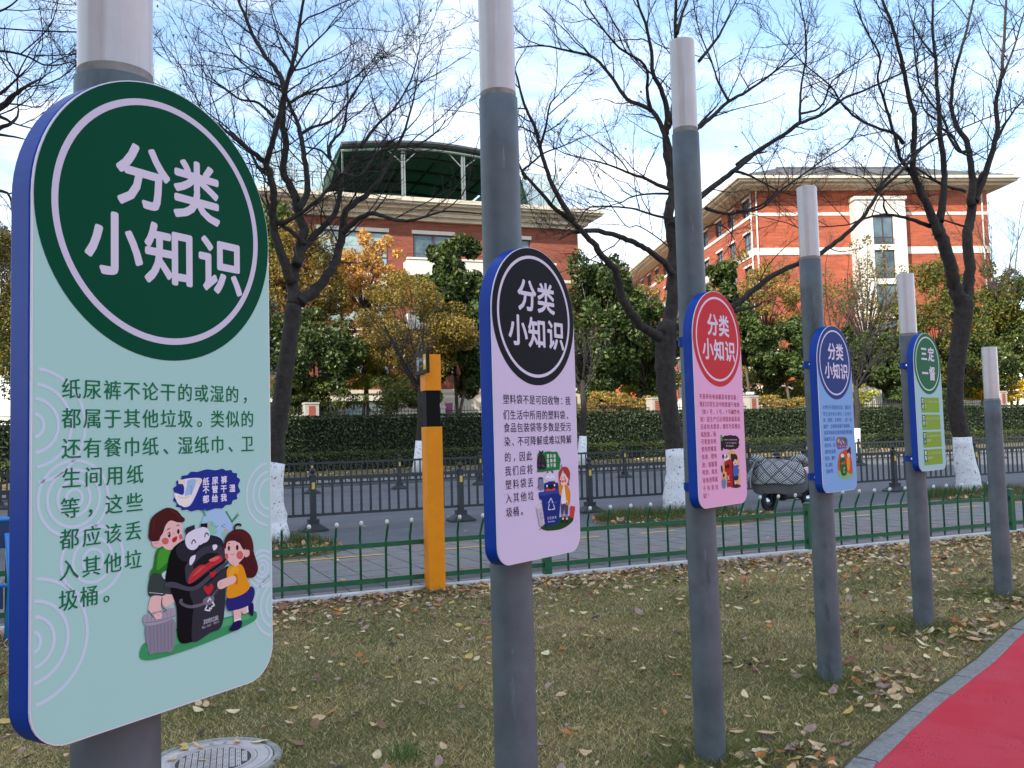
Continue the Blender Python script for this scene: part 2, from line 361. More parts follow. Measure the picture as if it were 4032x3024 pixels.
# red track
b = MB(); vs = []; K = 14
for (x0, y0), nx in zip(TR_IN, TR_IN[1:] + [TR_IN[-1]]):
    pass
def offs(pts, d):
    out_ = []
    for i, (x, y) in enumerate(pts):
        xa, ya = pts[max(0, i-1)]; xb, yb = pts[min(len(pts)-1, i+1)]; L = math.hypot(xb-xa, yb-ya)
        out_.append((x - (yb-ya)/L*d, y + (xb-xa)/L*d))
    return out_
def resample(pts, step):
    P = [Vector(p) for p in pts]; out_ = [P[0].copy()]; acc = 0
    # catmull-rom dense then equal steps
    dense = []
    for i in range(len(P)-1):
        p0 = P[max(0, i-1)]; p1 = P[i]; p2 = P[i+1]; p3 = P[min(len(P)-1, i+2)]
        for k in range(30):
            t = k/30; dense.append(.5*((2*p1)+(p2-p0)*t+(2*p0-5*p1+4*p2-p3)*t*t+(3*p1-p0-3*p2+p3)*t**3))
    dense.append(P[-1])
    for a, c in zip(dense[:-1], dense[1:]):
        L = (c-a).length
        while acc + L >= step:
            t = (step-acc)/L; a = a + (c-a)*t; out_.append(a.copy()); L = (c-a).length; acc = 0
        acc += L
    return [tuple(p) for p in out_]
TRD = resample(TR_IN, .12)
rows = [offs(TRD, -d) for d in (0, .15, .4, .8, 1.5, 2.5, 4, 6.5)]
for r_ in rows:
    for x, y in r_: vs.append((x, y, hz(x, y) + .012))
n_ = len(TRD)
b.add(vs, [(j*n_+i, (j+1)*n_+i, (j+1)*n_+i+1, j*n_+i+1) for j in range(len(rows)-1) for i in range(n_-1)], True)
tag(b.build('running_track', M_track), kind='structure')
# kerb stones along the track
kerb_root = empty('track_kerb', (1.7, 4.6, 0), 0, 'row of grey stone kerb blocks between the lawn and the red track', 'kerb')
KS = resample(TR_IN, .47); stones = []
for i in range(2, len(KS)-2):
    a = Vector(KS[i]); c = Vector(KS[i+1]); d = (c-a).normalized(); L = (c-a).length; ang = math.atan2(d.y, d.x)
    if a.y < 2.2: continue
    bb = MB(); w = .115; e = .005; hh = .018 + rnd.uniform(-.004, .004); bv = .007
    z0 = hz(a.x, a.y)
    prof = [(0, -.1), (0, hh-bv), (bv, hh), (w-bv, hh), (w, hh-bv), (w, -.1)]
    k = len(prof); sk = rnd.uniform(-.004, .004)
    bb.add([(x, y + sk, z) for x in (e, L-e) for y, z in prof], [tuple(range(k)), tuple(range(2*k-1, k-1, -1))] + [((q+1) % k, q, k+q, k+(q+1) % k) for q in range(k)])
    o = bb.build('kerb_stone', M_kerb); o.parent = kerb_root; o.location = (a.x-1.7, a.y-4.6, z0); o.rotation_euler = (rnd.uniform(-.01, .01), -math.atan2(hz(c.x, c.y)-z0, L), ang + rnd.uniform(-.008, .008))
# road frame sheets
def strip(name, n0, n1, z, M, s0=-60, s1=90, z2=None):
    b = MB(); b.poly([rd(s0, n0, z), rd(s1, n0, z), rd(s1, n1, z if z2 is None else z2), rd(s0, n1, z if z2 is None else z2)])
    return tag(b.build(name, M), kind='structure')
strip('road', 5.0, 24.3, -0.012, M_asph)
strip('sidewalk', -.30, 5.0, -0.024, M_joint, -40, 40)
b = MB(); b.box(0, 150, 0, .15, -.05, .12); fk = b.build('far_kerb', mat('dark kerb', '#5c5e60', .9, base2='#6a6b6c', vscale=2)); fk.location = rd(-60, 24.3); fk.rotation_euler.z = R(24); tag(fk, kind='structure')
strip('far_sidewalk', 24.45, 27.2, .115, M_slab)
strip('verge', 27.2, 34, .118, M_soil, z2=.5)
strip('campus_ground', 34, 140, .5, M_soil, -120, 200)
strip('lane_line', 7.95, 8.07, -.008, mat('faded yellow line', '#8c7a55', .8, base2='#6a675e', vscale=6))
strip('far_lane_line', 19.1, 19.25, -.008, mat('faded yellow line far', '#8d8063', .8, base2='#76706a', vscale=4))

# white kerb under the fence
wk = empty('lawn_kerb', rd(0, 0), R(24), 'low whitewashed kerb the green fence stands on', 'kerb')
s = -14.0
while s < 16:
    n0 = kerb_n(s); n1 = kerb_n(s+1); bb = MB()
    v = [(s+.004, n0-.06), (s+.996, n1-.06), (s+.996, n1+.05), (s+.004, n0+.05)]
    bb.add([(x, y, z) for z in (-.03, .045) for x, y in v], [(0,3,2,1), (4,5,6,7), (0,1,5,4), (1,2,6,5), (2,3,7,6), (3,0,4,7)])
    bb.build('kerb_block', M_wkerb, wk); s += 1.0

# paving slabs
slab_root = empty('paving', rd(0, 0), R(24), 'grey and pinkish sidewalk slabs with dark joints behind the green fence', 'paving')
PW = .42
rows_n = []; n = .10
pat = [('p', .13), ('p', .13), ('g', .13), ('g2', .26), ('g2', .26), ('p', .26), ('g', .26), ('g', .26), ('g', .26), ('g', .26), ('g', .26), ('g', .26), ('g', .26), ('g', .26), ('g', .26), ('g', .26), ('g', .26), ('p', .26), ('g', .26), ('g', .26)]
cells = []
for kind_, h in pat:
    i = 0; s = -10.0
    while s < 26:
        cells.append((kind_, s, n, h)); s += PW
    n += h
ISL = [(-1.6, 4.85, 1.75, 1.35), (6.95, 4.95, 1.75, 1.35), (15.6, 4.9, 1.8, 1.35)]
def in_island(s, n, g_=0):
    return any(abs((s-a)/(w+g_))**3 + abs((n-c)/(h+g_))**3 < 1 for a, c, w, h in ISL)
cells = [c for c in cells if not in_island(c[1]+PW/2, c[2]+c[3]/2, -.15)]
def dist_c(c):
    p = rd(c[1], c[2]); return p.y + (0 if -.75 < p.x / p.y < .75 else 100)
cells.sort(key=dist_c)
slab_cache = {}; rest = MB()
mi_ = {'g': 0, 'p': 1, 'g2': 2}; slab_m = [M_slab, M_slabp, M_slabg]
def slab_mb(kind_, h, b, s=0, n=0, dz=0):
    b.mi = mi_[kind_]
    g_ = .009
    if kind_ == 'g2':
        k = 5
        for q in range(k):
            a = h*q/k; b.box(s+g_, s+PW-g_, n+a+g_/2, n+a+h/k*.62, -.05, .004+dz)
        b.box(s+g_, s+PW-g_, n+g_/2, n+h-g_, -.05, -.006+dz)
    else:
        b.box(s+g_, s+PW-g_, n+g_/2, n+h-g_/2, -.05, .002+dz)
for i, c in enumerate(cells):
    kind_, s, n, h = c
    if kind_ == 'g' and rnd.random() < .07: kind_ = 'p'
    if i < 300:
        key = (kind_, round(h, 2))
        if key not in slab_cache:
            b = MB(); slab_mb(kind_, h, b); slab_cache[key] = b.mesh('slab', slab_m)
        inst('paving_slab', slab_cache[key], slab_root, (s, n, rnd.uniform(-.003, .002)), (rnd.uniform(-.004, .004), rnd.uniform(-.004, .004), 0))
    else: slab_mb(kind_, h, rest, s, n, rnd.uniform(-.003, .002))
tag(rest.build('paving_slab', slab_m, slab_root), kind='stuff')
ym = MB()
for s in (-7.0, -5.5, -4.0, -2.5): ym.poly([rd(s, 3.28, .0045), rd(s+.75, 3.28, .0045), rd(s+.75, 3.36, .0045), rd(s, 3.36, .0045)])
segs = [(-1.05, .5), (1.17, 2.45)] + [(3.45+1.5*i, 4.15+1.5*i) for i in range(10)]
for a, c in segs: ym.poly([rd(a, 3.27, .0065), rd(c, 3.27, .0065), rd(c, 3.36, .0065), rd(a, 3.36, .0065)])
tag(ym.build('parking_bay_marking', M_ymark), kind='structure')

# ------------------------------------------------------------------ grass
def fast_mesh(name, V, nper, mat_, colors=None, smooth_=False):
    """V: (N, nper, 3) faces with own vertices; colors (N,3)"""
    N = V.shape[0]; me = bpy.data.meshes.new(name)
    me.vertices.add(N*nper); me.vertices.foreach_set('co', V.reshape(-1).astype(np.float32))
    me.loops.add(N*nper); me.loops.foreach_set('vertex_index', np.arange(N*nper, dtype=np.int32))
    me.polygons.add(N); me.polygons.foreach_set('loop_start', np.arange(0, N*nper, nper, dtype=np.int32))
    me.update(calc_edges=True)
    me.materials.append(mat_)
    if colors is not None:
        ca = me.color_attributes.new('col', 'FLOAT_COLOR', 'CORNER')
        c4 = np.ones((N, nper, 4), np.float32); c4[:, :, :3] = colors[:, None, :]; ca.data.foreach_set('color', c4.reshape(-1))
    return me
rs = np.random.RandomState(3)
def pal(cols, N, jit=.18):
    C = np.array([srgb(c) for c in cols]); c = C[rs.randint(0, len(C), N)]
    return np.clip(c * (1 + rs.uniform(-jit, jit, (N, 1))), 0, 1)
def blades(P, h, w, lean, C):
    N = len(P); a = rs.uniform(0, 2*np.pi, N); d = np.stack([np.cos(a), np.sin(a), np.zeros(N)], 1)
    b_ = rs.uniform(0, 2*np.pi, N); l = np.stack([np.cos(b_), np.sin(b_), np.zeros(N)], 1) * (lean * rs.uniform(.2, 1, N) * h)[:, None]
    V = np.zeros((N, 3, 3)); V[:, 0] = P - d*w[:, None]/2; V[:, 1] = P + d*w[:, None]/2; V[:, 2] = P + l + np.stack([0*h, 0*h, h], 1)
    return V
track_pts = np.array(TRD)
def lawn_mask(P):
    # lawn side of the kerb and inside of fence
    d = np.full(len(P), 1e9); sg = np.ones(len(P)); seg = np.array(TR_IN)
    for (x0, y0), (x1, y1) in zip(seg[:-1], seg[1:]):
        dx, dy = x1-x0, y1-y0; t = np.clip(((P[:, 0]-x0)*dx+(P[:, 1]-y0)*dy)/(dx*dx+dy*dy), 0, 1)
        qx = P[:, 0]-x0-t*dx; qy = P[:, 1]-y0-t*dy; dd = np.hypot(qx, qy); s_ = np.where(dx*qy-dy*qx > 0, 1, -1)
        up_ = dd < d; d = np.where(up_, dd, d); sg = np.where(up_, s_, sg)
    return d*sg
N = 900000
Y = 3.6 + (14.5-3.6) * rs.uniform(0, 1, N) ** 1.15
X = Y * rs.uniform(-.78, .74, N); P = np.stack([X, Y, 0*X], 1)
rel = P[:, :2] - np.array(O2); nn = rel @ np.array(RN); ss = rel @ np.array(RU)
kn = -0.0192*np.maximum(0, ss-1)
m1 = (nn < kn - .07) & (lawn_mask(P) > .142) & (np.hypot(X+1.66, Y-4.87) > .355)
P = P[m1]; X, Y = P[:, 0], P[:, 1]; N = len(P); nn = nn[m1]
def sst(a, b_, x): t = np.clip((x-a)/(b_-a), 0, 1); return t*t*(3-2*t)
P[:, 2] = .085*sst(6.2, 7.4, Y)*sst(-.7, -2.4, nn)*sst(-.5, 1.5, X)
POLEXY = [(-.735, 1.64), (-.022, 3.247), (.968, 4.667), (2.072, 6.032), (3.269, 7.249), (4.52, 8.35)]
gr = np.zeros(N)
for px, py in POLEXY[2:] + [(-.9, 10.05)]:
    gr = np.maximum(gr, np.exp(-((X-px)**2 + (Y-py)**2)/.14))
cl = np.sin(X*2.1+1.3*np.sin(Y*1.7))*np.cos(Y*1.9+.8*np.sin(X*2.3)) + .5*np.sin(X*5.3+2)*np.cos(Y*4.7+1)
green = np.clip(.28 + .20*cl + .6*gr, 0.03, .95)
isg = rs.uniform(0, 1, N) < green
Cg = pal(['#6a7440', '#7d8549', '#5e6b38', '#8f9056', '#52602f'], N); Cd = pal(['#ceb67e', '#e4cc94', '#b09a62', '#f6e4b0', '#94804e', '#bcaa6c', '#d8be86'], N)
C = np.where(isg[:, None], Cg, Cd)
gb = np.zeros(N)
for px, py in POLEXY + [(-.925, 10.06)]: gb = np.maximum(gb, np.exp(-((X-px)**2 + (Y-py)**2)/.022))
tall = np.where(rs.uniform(0, 1, N) < .012, rs.uniform(1.6, 2.6, N), 1.0)
hh = tall*(1+.9*gb)*np.where(isg, rs.uniform(.014, .036, N), rs.uniform(.008, .028, N)) * (1 + gr*.9)
ww = rs.uniform(.0020, .0042, N) * (1 + Y/14)
V = blades(P, hh, ww, 2.2, C)
tag(inst('grass', fast_mesh('grass', V, 3, M_grass, C)), 'short dry lawn grass, straw coloured with green tufts', 'grass', kind='stuff')

# taller tuft near the front
def tuft(name, x, y, n_, h_, label):
    a = rs.uniform(0, .09, n_); th = rs.uniform(0, 6.28, n_)
    P = np.stack([x+a*np.cos(th), y+a*np.sin(th), np.full(n_, hz(x, y))], 1)
    C = pal(['#56753a', '#6b8a48', '#4a6a30'], n_); V = blades(P, rs.uniform(.5, 1, n_)*h_, np.full(n_, .006), 1.1, C)
    me = fast_mesh(name, V, 3, M_grass, C); o = inst(name, me); tag(o, label, 'grass tuft'); return o
pt = onground(550+1500/1.427, 2250+1050/1.427); tuft('grass_tuft', pt.x, pt.y, 90, .13, 'tall green grass tuft in the lawn between the first two grey poles')
pt = onground(550+1305/1.427, 2250+405/1.427); tuft('weed', pt.x, pt.y, 40, .05, 'small bright green weed in the dry lawn left of the black sign pole')

# ------------------------------------------------------------------ fallen leaves
def leaf_mesh(seed, col, curl):
    r_ = random.Random(seed); b = MB(); n = 5; L = 1.0; W = r_.uniform(.50, .72)
    vs = []
    for i in range(n+1):
        t = i/n; w = W*math.sin(math.pi*min(1, t*.93+.05))**.8*.5; z = curl*(t-.5)**2*1.6 + r_.uniform(-.02, .02)
        zz = curl*r_.uniform(.2, .6)
        bend = r_.uniform(-.03, .03)
        vs += [((t-.5)*L, -w+bend, z+zz*w*1.2), ((t-.5)*L, bend, z), ((t-.5)*L, w+bend, z+zz*w*1.4)]
    fs = []
    for i in range(n):
        for k in range(2): fs.append((i*3+k, (i+1)*3+k, (i+1)*3+k+1, i*3+k+1))
    b.add(vs, fs, True)
    b.tube([(-.5, 0, curl*.4), (-.68, .03, curl*.45)], .012, 3)
    return b.mesh('leaf', col)
LC = {'pale tan': ('#cfa87a', '#e0c096'), 'brown': ('#80604a', '#9a7658'), 'yellow': ('#c2a25a', '#d6b76a'), 'orange brown': ('#b8713e', '#cc8448'), 'dusty mauve': ('#987c70', '#b4988a'), 'reddish': ('#8c4e44', '#a05c50'), 'pale cream': ('#dcc896', '#eadbae'), 'dark brown': ('#3f312a', '#54423a')}
LM = {k: mat('leaf ' + k, a, .75, base2=c, vscale=2.5, transl=.12) for k, (a, c) in LC.items()}
leafm = {}
for k in LC:
    leafm[k] = [leaf_mesh(i*13+hash(k) % 1 + len(k), LM[k], cu) for i, cu in enumerate((.12, .35, .6, -.3))]
names = list(LC); wts = [28, 20, 6, 9, 20, 2, 14, 8]
spots = []
def lawn_ok(x, y):
    return rn_of(x, y) < kerb_n(rs_of(x, y)) - .09 and track_side(x, y) > .16
tries = 0
while len(spots) < 5500 and tries < 90000:
    tries += 1
    y = 3.9 + 10.8*rnd.random()**.8; x = y*rnd.uniform(-.64, .64)
    if not lawn_ok(x, y): continue
    n = rn_of(x, y) - kerb_n(rs_of(x, y)); s_ = rs_of(x, y)
    dens = .024 + .95*math.exp(n/.5) * (1.0 if s_ > -2.0 else .8) + .09*smooth(2.0, 5.0, x)
    for px, py in POLEXY[2:]: dens += .45*math.exp(-((x-px-.3)**2+(y-py+.15)**2)/.12)
    if rnd.random() < dens: spots.append((x, y))
sizes = []
land = [('second grey pole', POLEXY[1]), ('third grey pole', POLEXY[2]), ('fourth grey pole', POLEXY[3]), ('fifth grey pole', POLEXY[4]), ('sixth grey pole', POLEXY[5]), ('orange post', (-.9, 10)), ('manhole cover', (-1.66, 4.87)), ('red track kerb', (2.0, 5.0))]
items = []
for x, y in spots: 
    sz = rnd.uniform(.042, .088) * (1.25 if rnd.random() < .12 else 1); items.append((sz/y, sz, x, y))
items.sort(reverse=True)
# the large leaf that lies in front of the third pole and the yellow one at the left edge
special = [(onground(3002, 2975), .13, 'pale cream', .4), (onground(15, 2855), .12, 'yellow', .3), (onground(1153, 2803), .075, 'yellow', 1.0), (onground(2305, 2534), .07, 'yellow', 0.2), (onground(3020, 2900), .13, 'pale tan', 2.6), (onground(2940, 2370), .10, 'orange brown', 2.9), (onground(3330, 2440), .10, 'orange brown', 2.9), (onground(3776, 2345), .11, 'orange brown', 3.0), (onground(1020, 2935), .10, 'pale cream', 3.0), (onground(3435, 2700), .09, 'yellow', 2.4)]
restV = []; nobj = 0
small_me = {k: leafm[k][1] for k in leafm}
b = MB(); rest_leaf = {k: [] for k in names}
for j, (p, sz, k, a) in enumerate(special):
    o = inst('fallen_leaf', leafm[k][1 if sz < .1 else 0], None, (p.x, p.y, hz(p.x, p.y) + .022), (.1, .1, a), sz)
    lab = ['large pale cream leaf on the grass in front of the third grey pole', 'large yellow leaf on the grass at the left edge below the green sign', 'bright yellow leaf lying between the green sign and the black sign pole', 'yellow leaf on the grass midway between the black sign and red sign poles', 'long tan leaf beside the large cream leaf near the third grey pole', 'long orange brown leaf on the grass left of the fourth grey pole', 'orange brown leaf leaning behind the fourth grey pole', 'large orange leaf on the grass between the fifth and sixth grey poles', 'narrow cream leaf on the rim of the manhole cover', 'curled yellow leaf at the foot of the fourth grey pole'][j]
    tag(o, lab, 'leaf', 'fallen leaves on the lawn')
for q, sz, x, y in items:
    k = rnd.choices(names, wts)[0]; a = rnd.uniform(0, 6.28); tl = (rnd.gauss(0, .28), rnd.gauss(0, .28))
    z = hz(x, y) + .012 + sz*.12
    if nobj < 285:
        vi = rnd.randrange(4); o = inst('fallen_leaf', leafm[k][vi], None, (x, y, z), (tl[0], tl[1], a), sz)
        best = min(land, key=lambda l: math.hypot(x-l[1][0], y-l[1][1]))
        shp = ('flat', 'slightly curled', 'curled', 'domed')[vi]
        sdw = 'left of' if x < best[1][0] - .15 else ('right of' if x > best[1][0] + .15 else ('in front of' if y < best[1][1] else 'behind'))
        far_ = 'close' if math.hypot(x-best[1][0], y-best[1][1]) < .6 else 'some way'
        tag(o, f'{shp} {k} fallen leaf {far_} {sdw} the {best[0]}', 'leaf', 'fallen leaves on the lawn'); nobj += 1
    else: rest_leaf[k].append((x, y, z, sz, a, tl, rnd.randrange(4)))
allV = []; allF = []; allM = []; base = 0; mats_l = [LM[k] for k in names]
lf_cache = {k: [(np.array([v.co[:] for v in me.vertices]), [tuple(p.vertices) for p in me.polygons]) for me in leafm[k]] for k in names}
from mathutils import Euler
def merge_leaves(lst_by_k, name, label, cat='leaves'):
    V = []; F = []; Mi = []; base = 0
    for ki, k in enumerate(names):
        for (x, y, z, sz, a, tl, vi) in lst_by_k[k]:
            vs, fs = lf_cache[k][vi]; rot = np.array(Euler((tl[0], tl[1], a)).to_matrix())
            w = vs @ rot.T * sz + np.array([x, y, z]); V.append(w)
            F += [tuple(i+base for i in f) for f in fs]; Mi += [ki]*len(fs); base += len(vs)
    me = bpy.data.meshes.new(name); me.from_pydata(np.concatenate(V).tolist(), [], F)
    for mm in mats_l: me.materials.append(mm)
    me.polygons.foreach_set('material_index', Mi); me.update()
    o = inst(name, me); tag(o, label, cat, kind='stuff'); return o
merge_leaves(rest_leaf, 'leaf_litter', 'dense litter of small brown and tan leaves across the lawn and along the fence')

# planting islands round the street trees and verge litter
isl_l = {k: [] for k in names}
gV = []; gC = []
for ii, (cs, cn, w, h) in enumerate(ISL):
    b = MB(); ring = []; top = []
    for j in range(40):
        a = 2*math.pi*j/40; c_, s_ = math.cos(a), math.sin(a)
        x_ = cs + w*math.copysign(abs(c_)**.7, c_); y_ = cn + h*math.copysign(abs(s_)**.7, s_)
        ring.append(rd(x_, y_, -.03)); top.append(rd(cs+(x_-cs)*.97, cn+(y_-cn)*.97, .03))
    c0 = len(ring); b.add(ring + top + [rd(cs, cn, .07)], [(j, (j+1) % 40, 40+(j+1) % 40, 40+j) for j in range(40)] + [(40+j, 40+(j+1) % 40, 80) for j in range(40)], True)
    tag(b.build('tree_bed', M_soil), kind='structure')
    n_ = 9000; a = rs.uniform(0, 6.283, n_); r_ = np.sqrt(rs.uniform(0, 1, n_)) * .95
    S_ = cs + w*r_*np.sign(np.cos(a))*np.abs(np.cos(a))**.7; N_ = cn + h*r_*np.sign(np.sin(a))*np.abs(np.sin(a))**.7
    Pp = np.stack([O2.x + RU.x*S_ + RN.x*N_, O2.y + RU.y*S_ + RN.y*N_, .03 + .04*(1-r_)], 1)
    C = pal(['#4c5a2e', '#5c6b38', '#3c4a26', '#7a7444', '#6b7a46'], n_)
    gV.append(blades(Pp, rs.uniform(.06, .22, n_) * np.where(N_ > cn, 1.1, .6), rs.uniform(.006, .012, n_), 1.0, C)); gC.append(C)
    for q in range(420):
        aa = rnd.uniform(0, 6.28); r0 = math.sqrt(rnd.uniform(0, 1))*1.0
        s_ = cs + w*r0*math.copysign(abs(math.cos(aa))**.7, math.cos(aa)); n_2 = cn + h*r0*math.copysign(abs(math.sin(aa))**.7, math.sin(aa))
        if n_2 > cn and rnd.random() < .6: n_2 = cn - (n_2-cn)
        p = rd(s_, n_2); isl_l[rnd.choices(names, [30, 30, 4, 10, 24, 1, 10, 14])[0]].append((p.x, p.y, .05+rnd.uniform(0, .04), rnd.uniform(.06, .13), rnd.uniform(0, 6.28), (rnd.gauss(0, .35), rnd.gauss(0, .35)), rnd.randrange(4)))
# scattered leaves on the pavement and road
for q in range(70):
    s_ = rnd.uniform(-6, 16); n_2 = rnd.choice([rnd.uniform(.2, 5), rnd.uniform(5, 9)])
    p = rd(s_, n_2); isl_l[rnd.choices(names, wts)[0]].append((p.x, p.y, .012, rnd.uniform(.05, .10), rnd.uniform(0, 6.28), (rnd.gauss(0, .15), rnd.gauss(0, .15)), rnd.randrange(4)))
# far verge
for q in range(2600):
    s_ = rnd.uniform(-18, 40); n_2 = rnd.uniform(26.5, 33)
    p = rd(s_, n_2); isl_l[rnd.choices(names, wts)[0]].append((p.x, p.y, .13+(n_2-27.2)/6.8*.38, rnd.uniform(.08, .2), rnd.uniform(0, 6.28), (rnd.gauss(0, .3), rnd.gauss(0, .3)), rnd.randrange(4)))
merge_leaves(isl_l, 'leaf_litter', 'brown leaf litter round the street trees, on the pavement and the far verge')
C = np.concatenate(gC); tag(inst('grass', fast_mesh('grass', np.concatenate(gV), 3, M_grass, C)), 'taller green grass in the beds under the whitewashed street trees', 'grass', kind='stuff')

# ------------------------------------------------------------------ lamp posts
SIGN = [(-0.613, 1.57, 60.2, 2.10, 1.241), (0.089, 3.162, 52.4, 2.129, 1.268), (1.072, 4.573, 47.9, 2.177, 1.317), (2.17, 5.932, 44.6, 2.138, 1.278), (3.363, 7.145, 41.9, 2.198, 1.338)]
shade_bot = [332, 392, 529, 1024, 1325, 1577]; pole_xpix = [450, 1960, 2695, 3187, 3573, 3902]; shade_top = [None, None, 164, 738, 1079, 1367]
LAB = ['thick grey lamp post at the left carrying the big green sign, white tube on top', 'grey lamp post in the centre carrying the black-topped lavender sign', 'tall grey lamp post carrying the pink sign with the red disc', 'grey lamp post carrying the light blue sign with the navy disc', 'grey lamp post carrying the small green sign with four lime boxes', 'short grey lamp post at the right without any sign']
for i, (px, py) in enumerate(POLEXY):
    z0 = hz(px, py); zb = at(pole_xpix[i], shade_bot[i], py).z
    zt = at(pole_xpix[i], shade_top[i], py).z if shade_top[i] else zb + .487
    root = empty('lamp_post', (px, py, z0), 0, LAB[i], 'lamp post', 'grey lamp posts with white tubes in a row')
    zb -= z0; zt -= z0
    b = MB(); k = 14
    b.lathe([(.0795 - .0075*(j/k), -.05 + (zb+.05)*j/k) for j in range(k+1)] + [(.0001, zb)], 40)
    b.build('post', M_pole, root)
    b = MB(); b.lathe([(.060, zb-.002), (.0662, zb), (.0664, zb+.003), (.0664, zt-.008), (.0655, zt-.002), (.060, zt), (.0001, zt)], 40)
    b.build('lamp_tube', M_shade, root)
    b = MB(); b.lathe([(.0667, zb-.001), (.0669, zb+.010), (.0667, zb+.018+.004*i % .01)], 40); b.build('grime_ring', M_grime, root)

# ------------------------------------------------------------------ signs
def SP(i, px, py):
    X, Y, yaw, zc, zb = SIGN[i]; a = R(yaw); n = Vector((math.sin(a), -math.cos(a), 0)); u = Vector((math.cos(a), math.sin(a), 0))
    d = ray(px, py); o = Vector((X, Y, 0)); t = ((o - CP).dot(n)) / d.dot(n); P = CP + d*t
    return (P - o).dot(u), P.z - zc
glyphs = {}
def glyph(ch, off):
    key = (ch, off)
    if key not in glyphs:
        c = bpy.data.curves.new('t', 'FONT'); c.body = ch; c.size = 1; c.offset = off; c.resolution_u = 3
        o = bpy.data.objects.new('t', c); COL.objects.link(o)
        dg = bpy.context.evaluated_depsgraph_get(); me = bpy.data.meshes.new_from_object(o.evaluated_get(dg))
        vs = [tuple(v.co) for v in me.vertices]; fs = [tuple(p.vertices) for p in me.polygons]
        bpy.data.objects.remove(o); bpy.data.curves.remove(c); bpy.data.meshes.remove(me); glyphs[key] = (vs, fs)
    return glyphs[key]
def put_char(b, ch, u, v, sx, sz, y, off=0.0, shear=0.0):
    """glyph box centred on (u, v); weight comes from shifted copies, each on its own thin layer"""
    vs, fs = glyph(ch, 0)
    if not vs: return
    if off >= .02: sh_ = [(off*math.cos(k_*math.pi/4), off*math.sin(k_*math.pi/4)) for k_ in range(8)]
    elif off > 0: sh_ = [(off*.8, 0), (-off*.8, 0)]
    else: sh_ = [(0, 0)]
    for q, (ox, oz) in enumerate(sh_):
        b.add([(u + (x+ox-.5)*sx, y - .000012*q, v + (z+oz-.37)*sz + (x-.5)*sx*shear) for x, z, _ in vs], fs)
def row(b, txt, u0, u1, v, em, y, off=.010, wid=None):
    n = len(txt); wid = wid or em
    for k, ch in enumerate(txt):
        u = u0 + wid/2 + ((u1-u0-wid) * k/(n-1) if n > 1 else 0)
        if ch in '，、。：！': put_char(b, ch, u + .15*wid, v, wid, em, y, off)
        elif ch in '12345670': put_char(b, ch, u + .22*wid, v, wid, em, y, off)
        else: put_char(b, ch, u, v, wid, em, y, off)
def catmull(pts, n=6):
    out_ = []; k = len(pts)
    for i in range(k):
        p0, p1, p2, p3 = pts[i-1], pts[i], pts[(i+1) % k], pts[(i+2) % k]
        for j in range(n):
            t = j/n; out_.append(tuple(.5*((2*b_)+(c_-a_)*t+(2*a_-5*b_+4*c_-d_)*t*t+(3*b_-a_-3*c_+d_)*t**3) for a_, b_, c_, d_ in zip(p0, p1, p2, p3)))
    return out_
def cpoly(b, pts, y, col):
    a = sum(p[0]*q[1]-q[0]*p[1] for p, q in zip(pts, pts[1:]+pts[:1]))
    if a < 0: pts = pts[::-1]
    b.col = srgb(col) if isinstance(col, str) else col; b.poly([(p[0], y, p[1]) for p in pts])
def circ(u, v, ru, rv=None, n=28, a0=0, a1=2*math.pi):
    rv = rv or ru; return [(u+ru*math.cos(a0+(a1-a0)*k/n), v+rv*math.sin(a0+(a1-a0)*k/n)) for k in range(n)]
def ringpoly(b, u, v, r0, r1, y, col, n=72, clip=None):
    b.col = srgb(col)
    for k in range(n):
        a, c = 2*math.pi*k/n, 2*math.pi*(k+1)/n
        q = [(u+r0*math.cos(a), v+r0*math.sin(a)), (u+r1*math.cos(a), v+r1*math.sin(a)), (u+r1*math.cos(c), v+r1*math.sin(c)), (u+r0*math.cos(c), v+r0*math.sin(c))]
        if clip and not all(clip(*p) for p in q): continue
        b.poly([(p[0], y, p[1]) for p in q])
def outline(W, top, bot, rb=.065, inset=0, n=40):
    r = W/2 - inset; pts = []
    pts += [(r*math.cos(math.pi*k/n), r*math.sin(math.pi*k/n)) for k in range(n+1)]
    q = rb - inset; zb = bot + inset
    pts += [(-r + q - q*math.cos(math.pi/2*k/8), zb + q - q*math.sin(math.pi/2*k/8)) for k in range(9)]
    pts += [(r - q + q*math.sin(math.pi/2*k/8), zb + q - q*math.cos(math.pi/2*k/8)) for k in range(9)]
    return pts
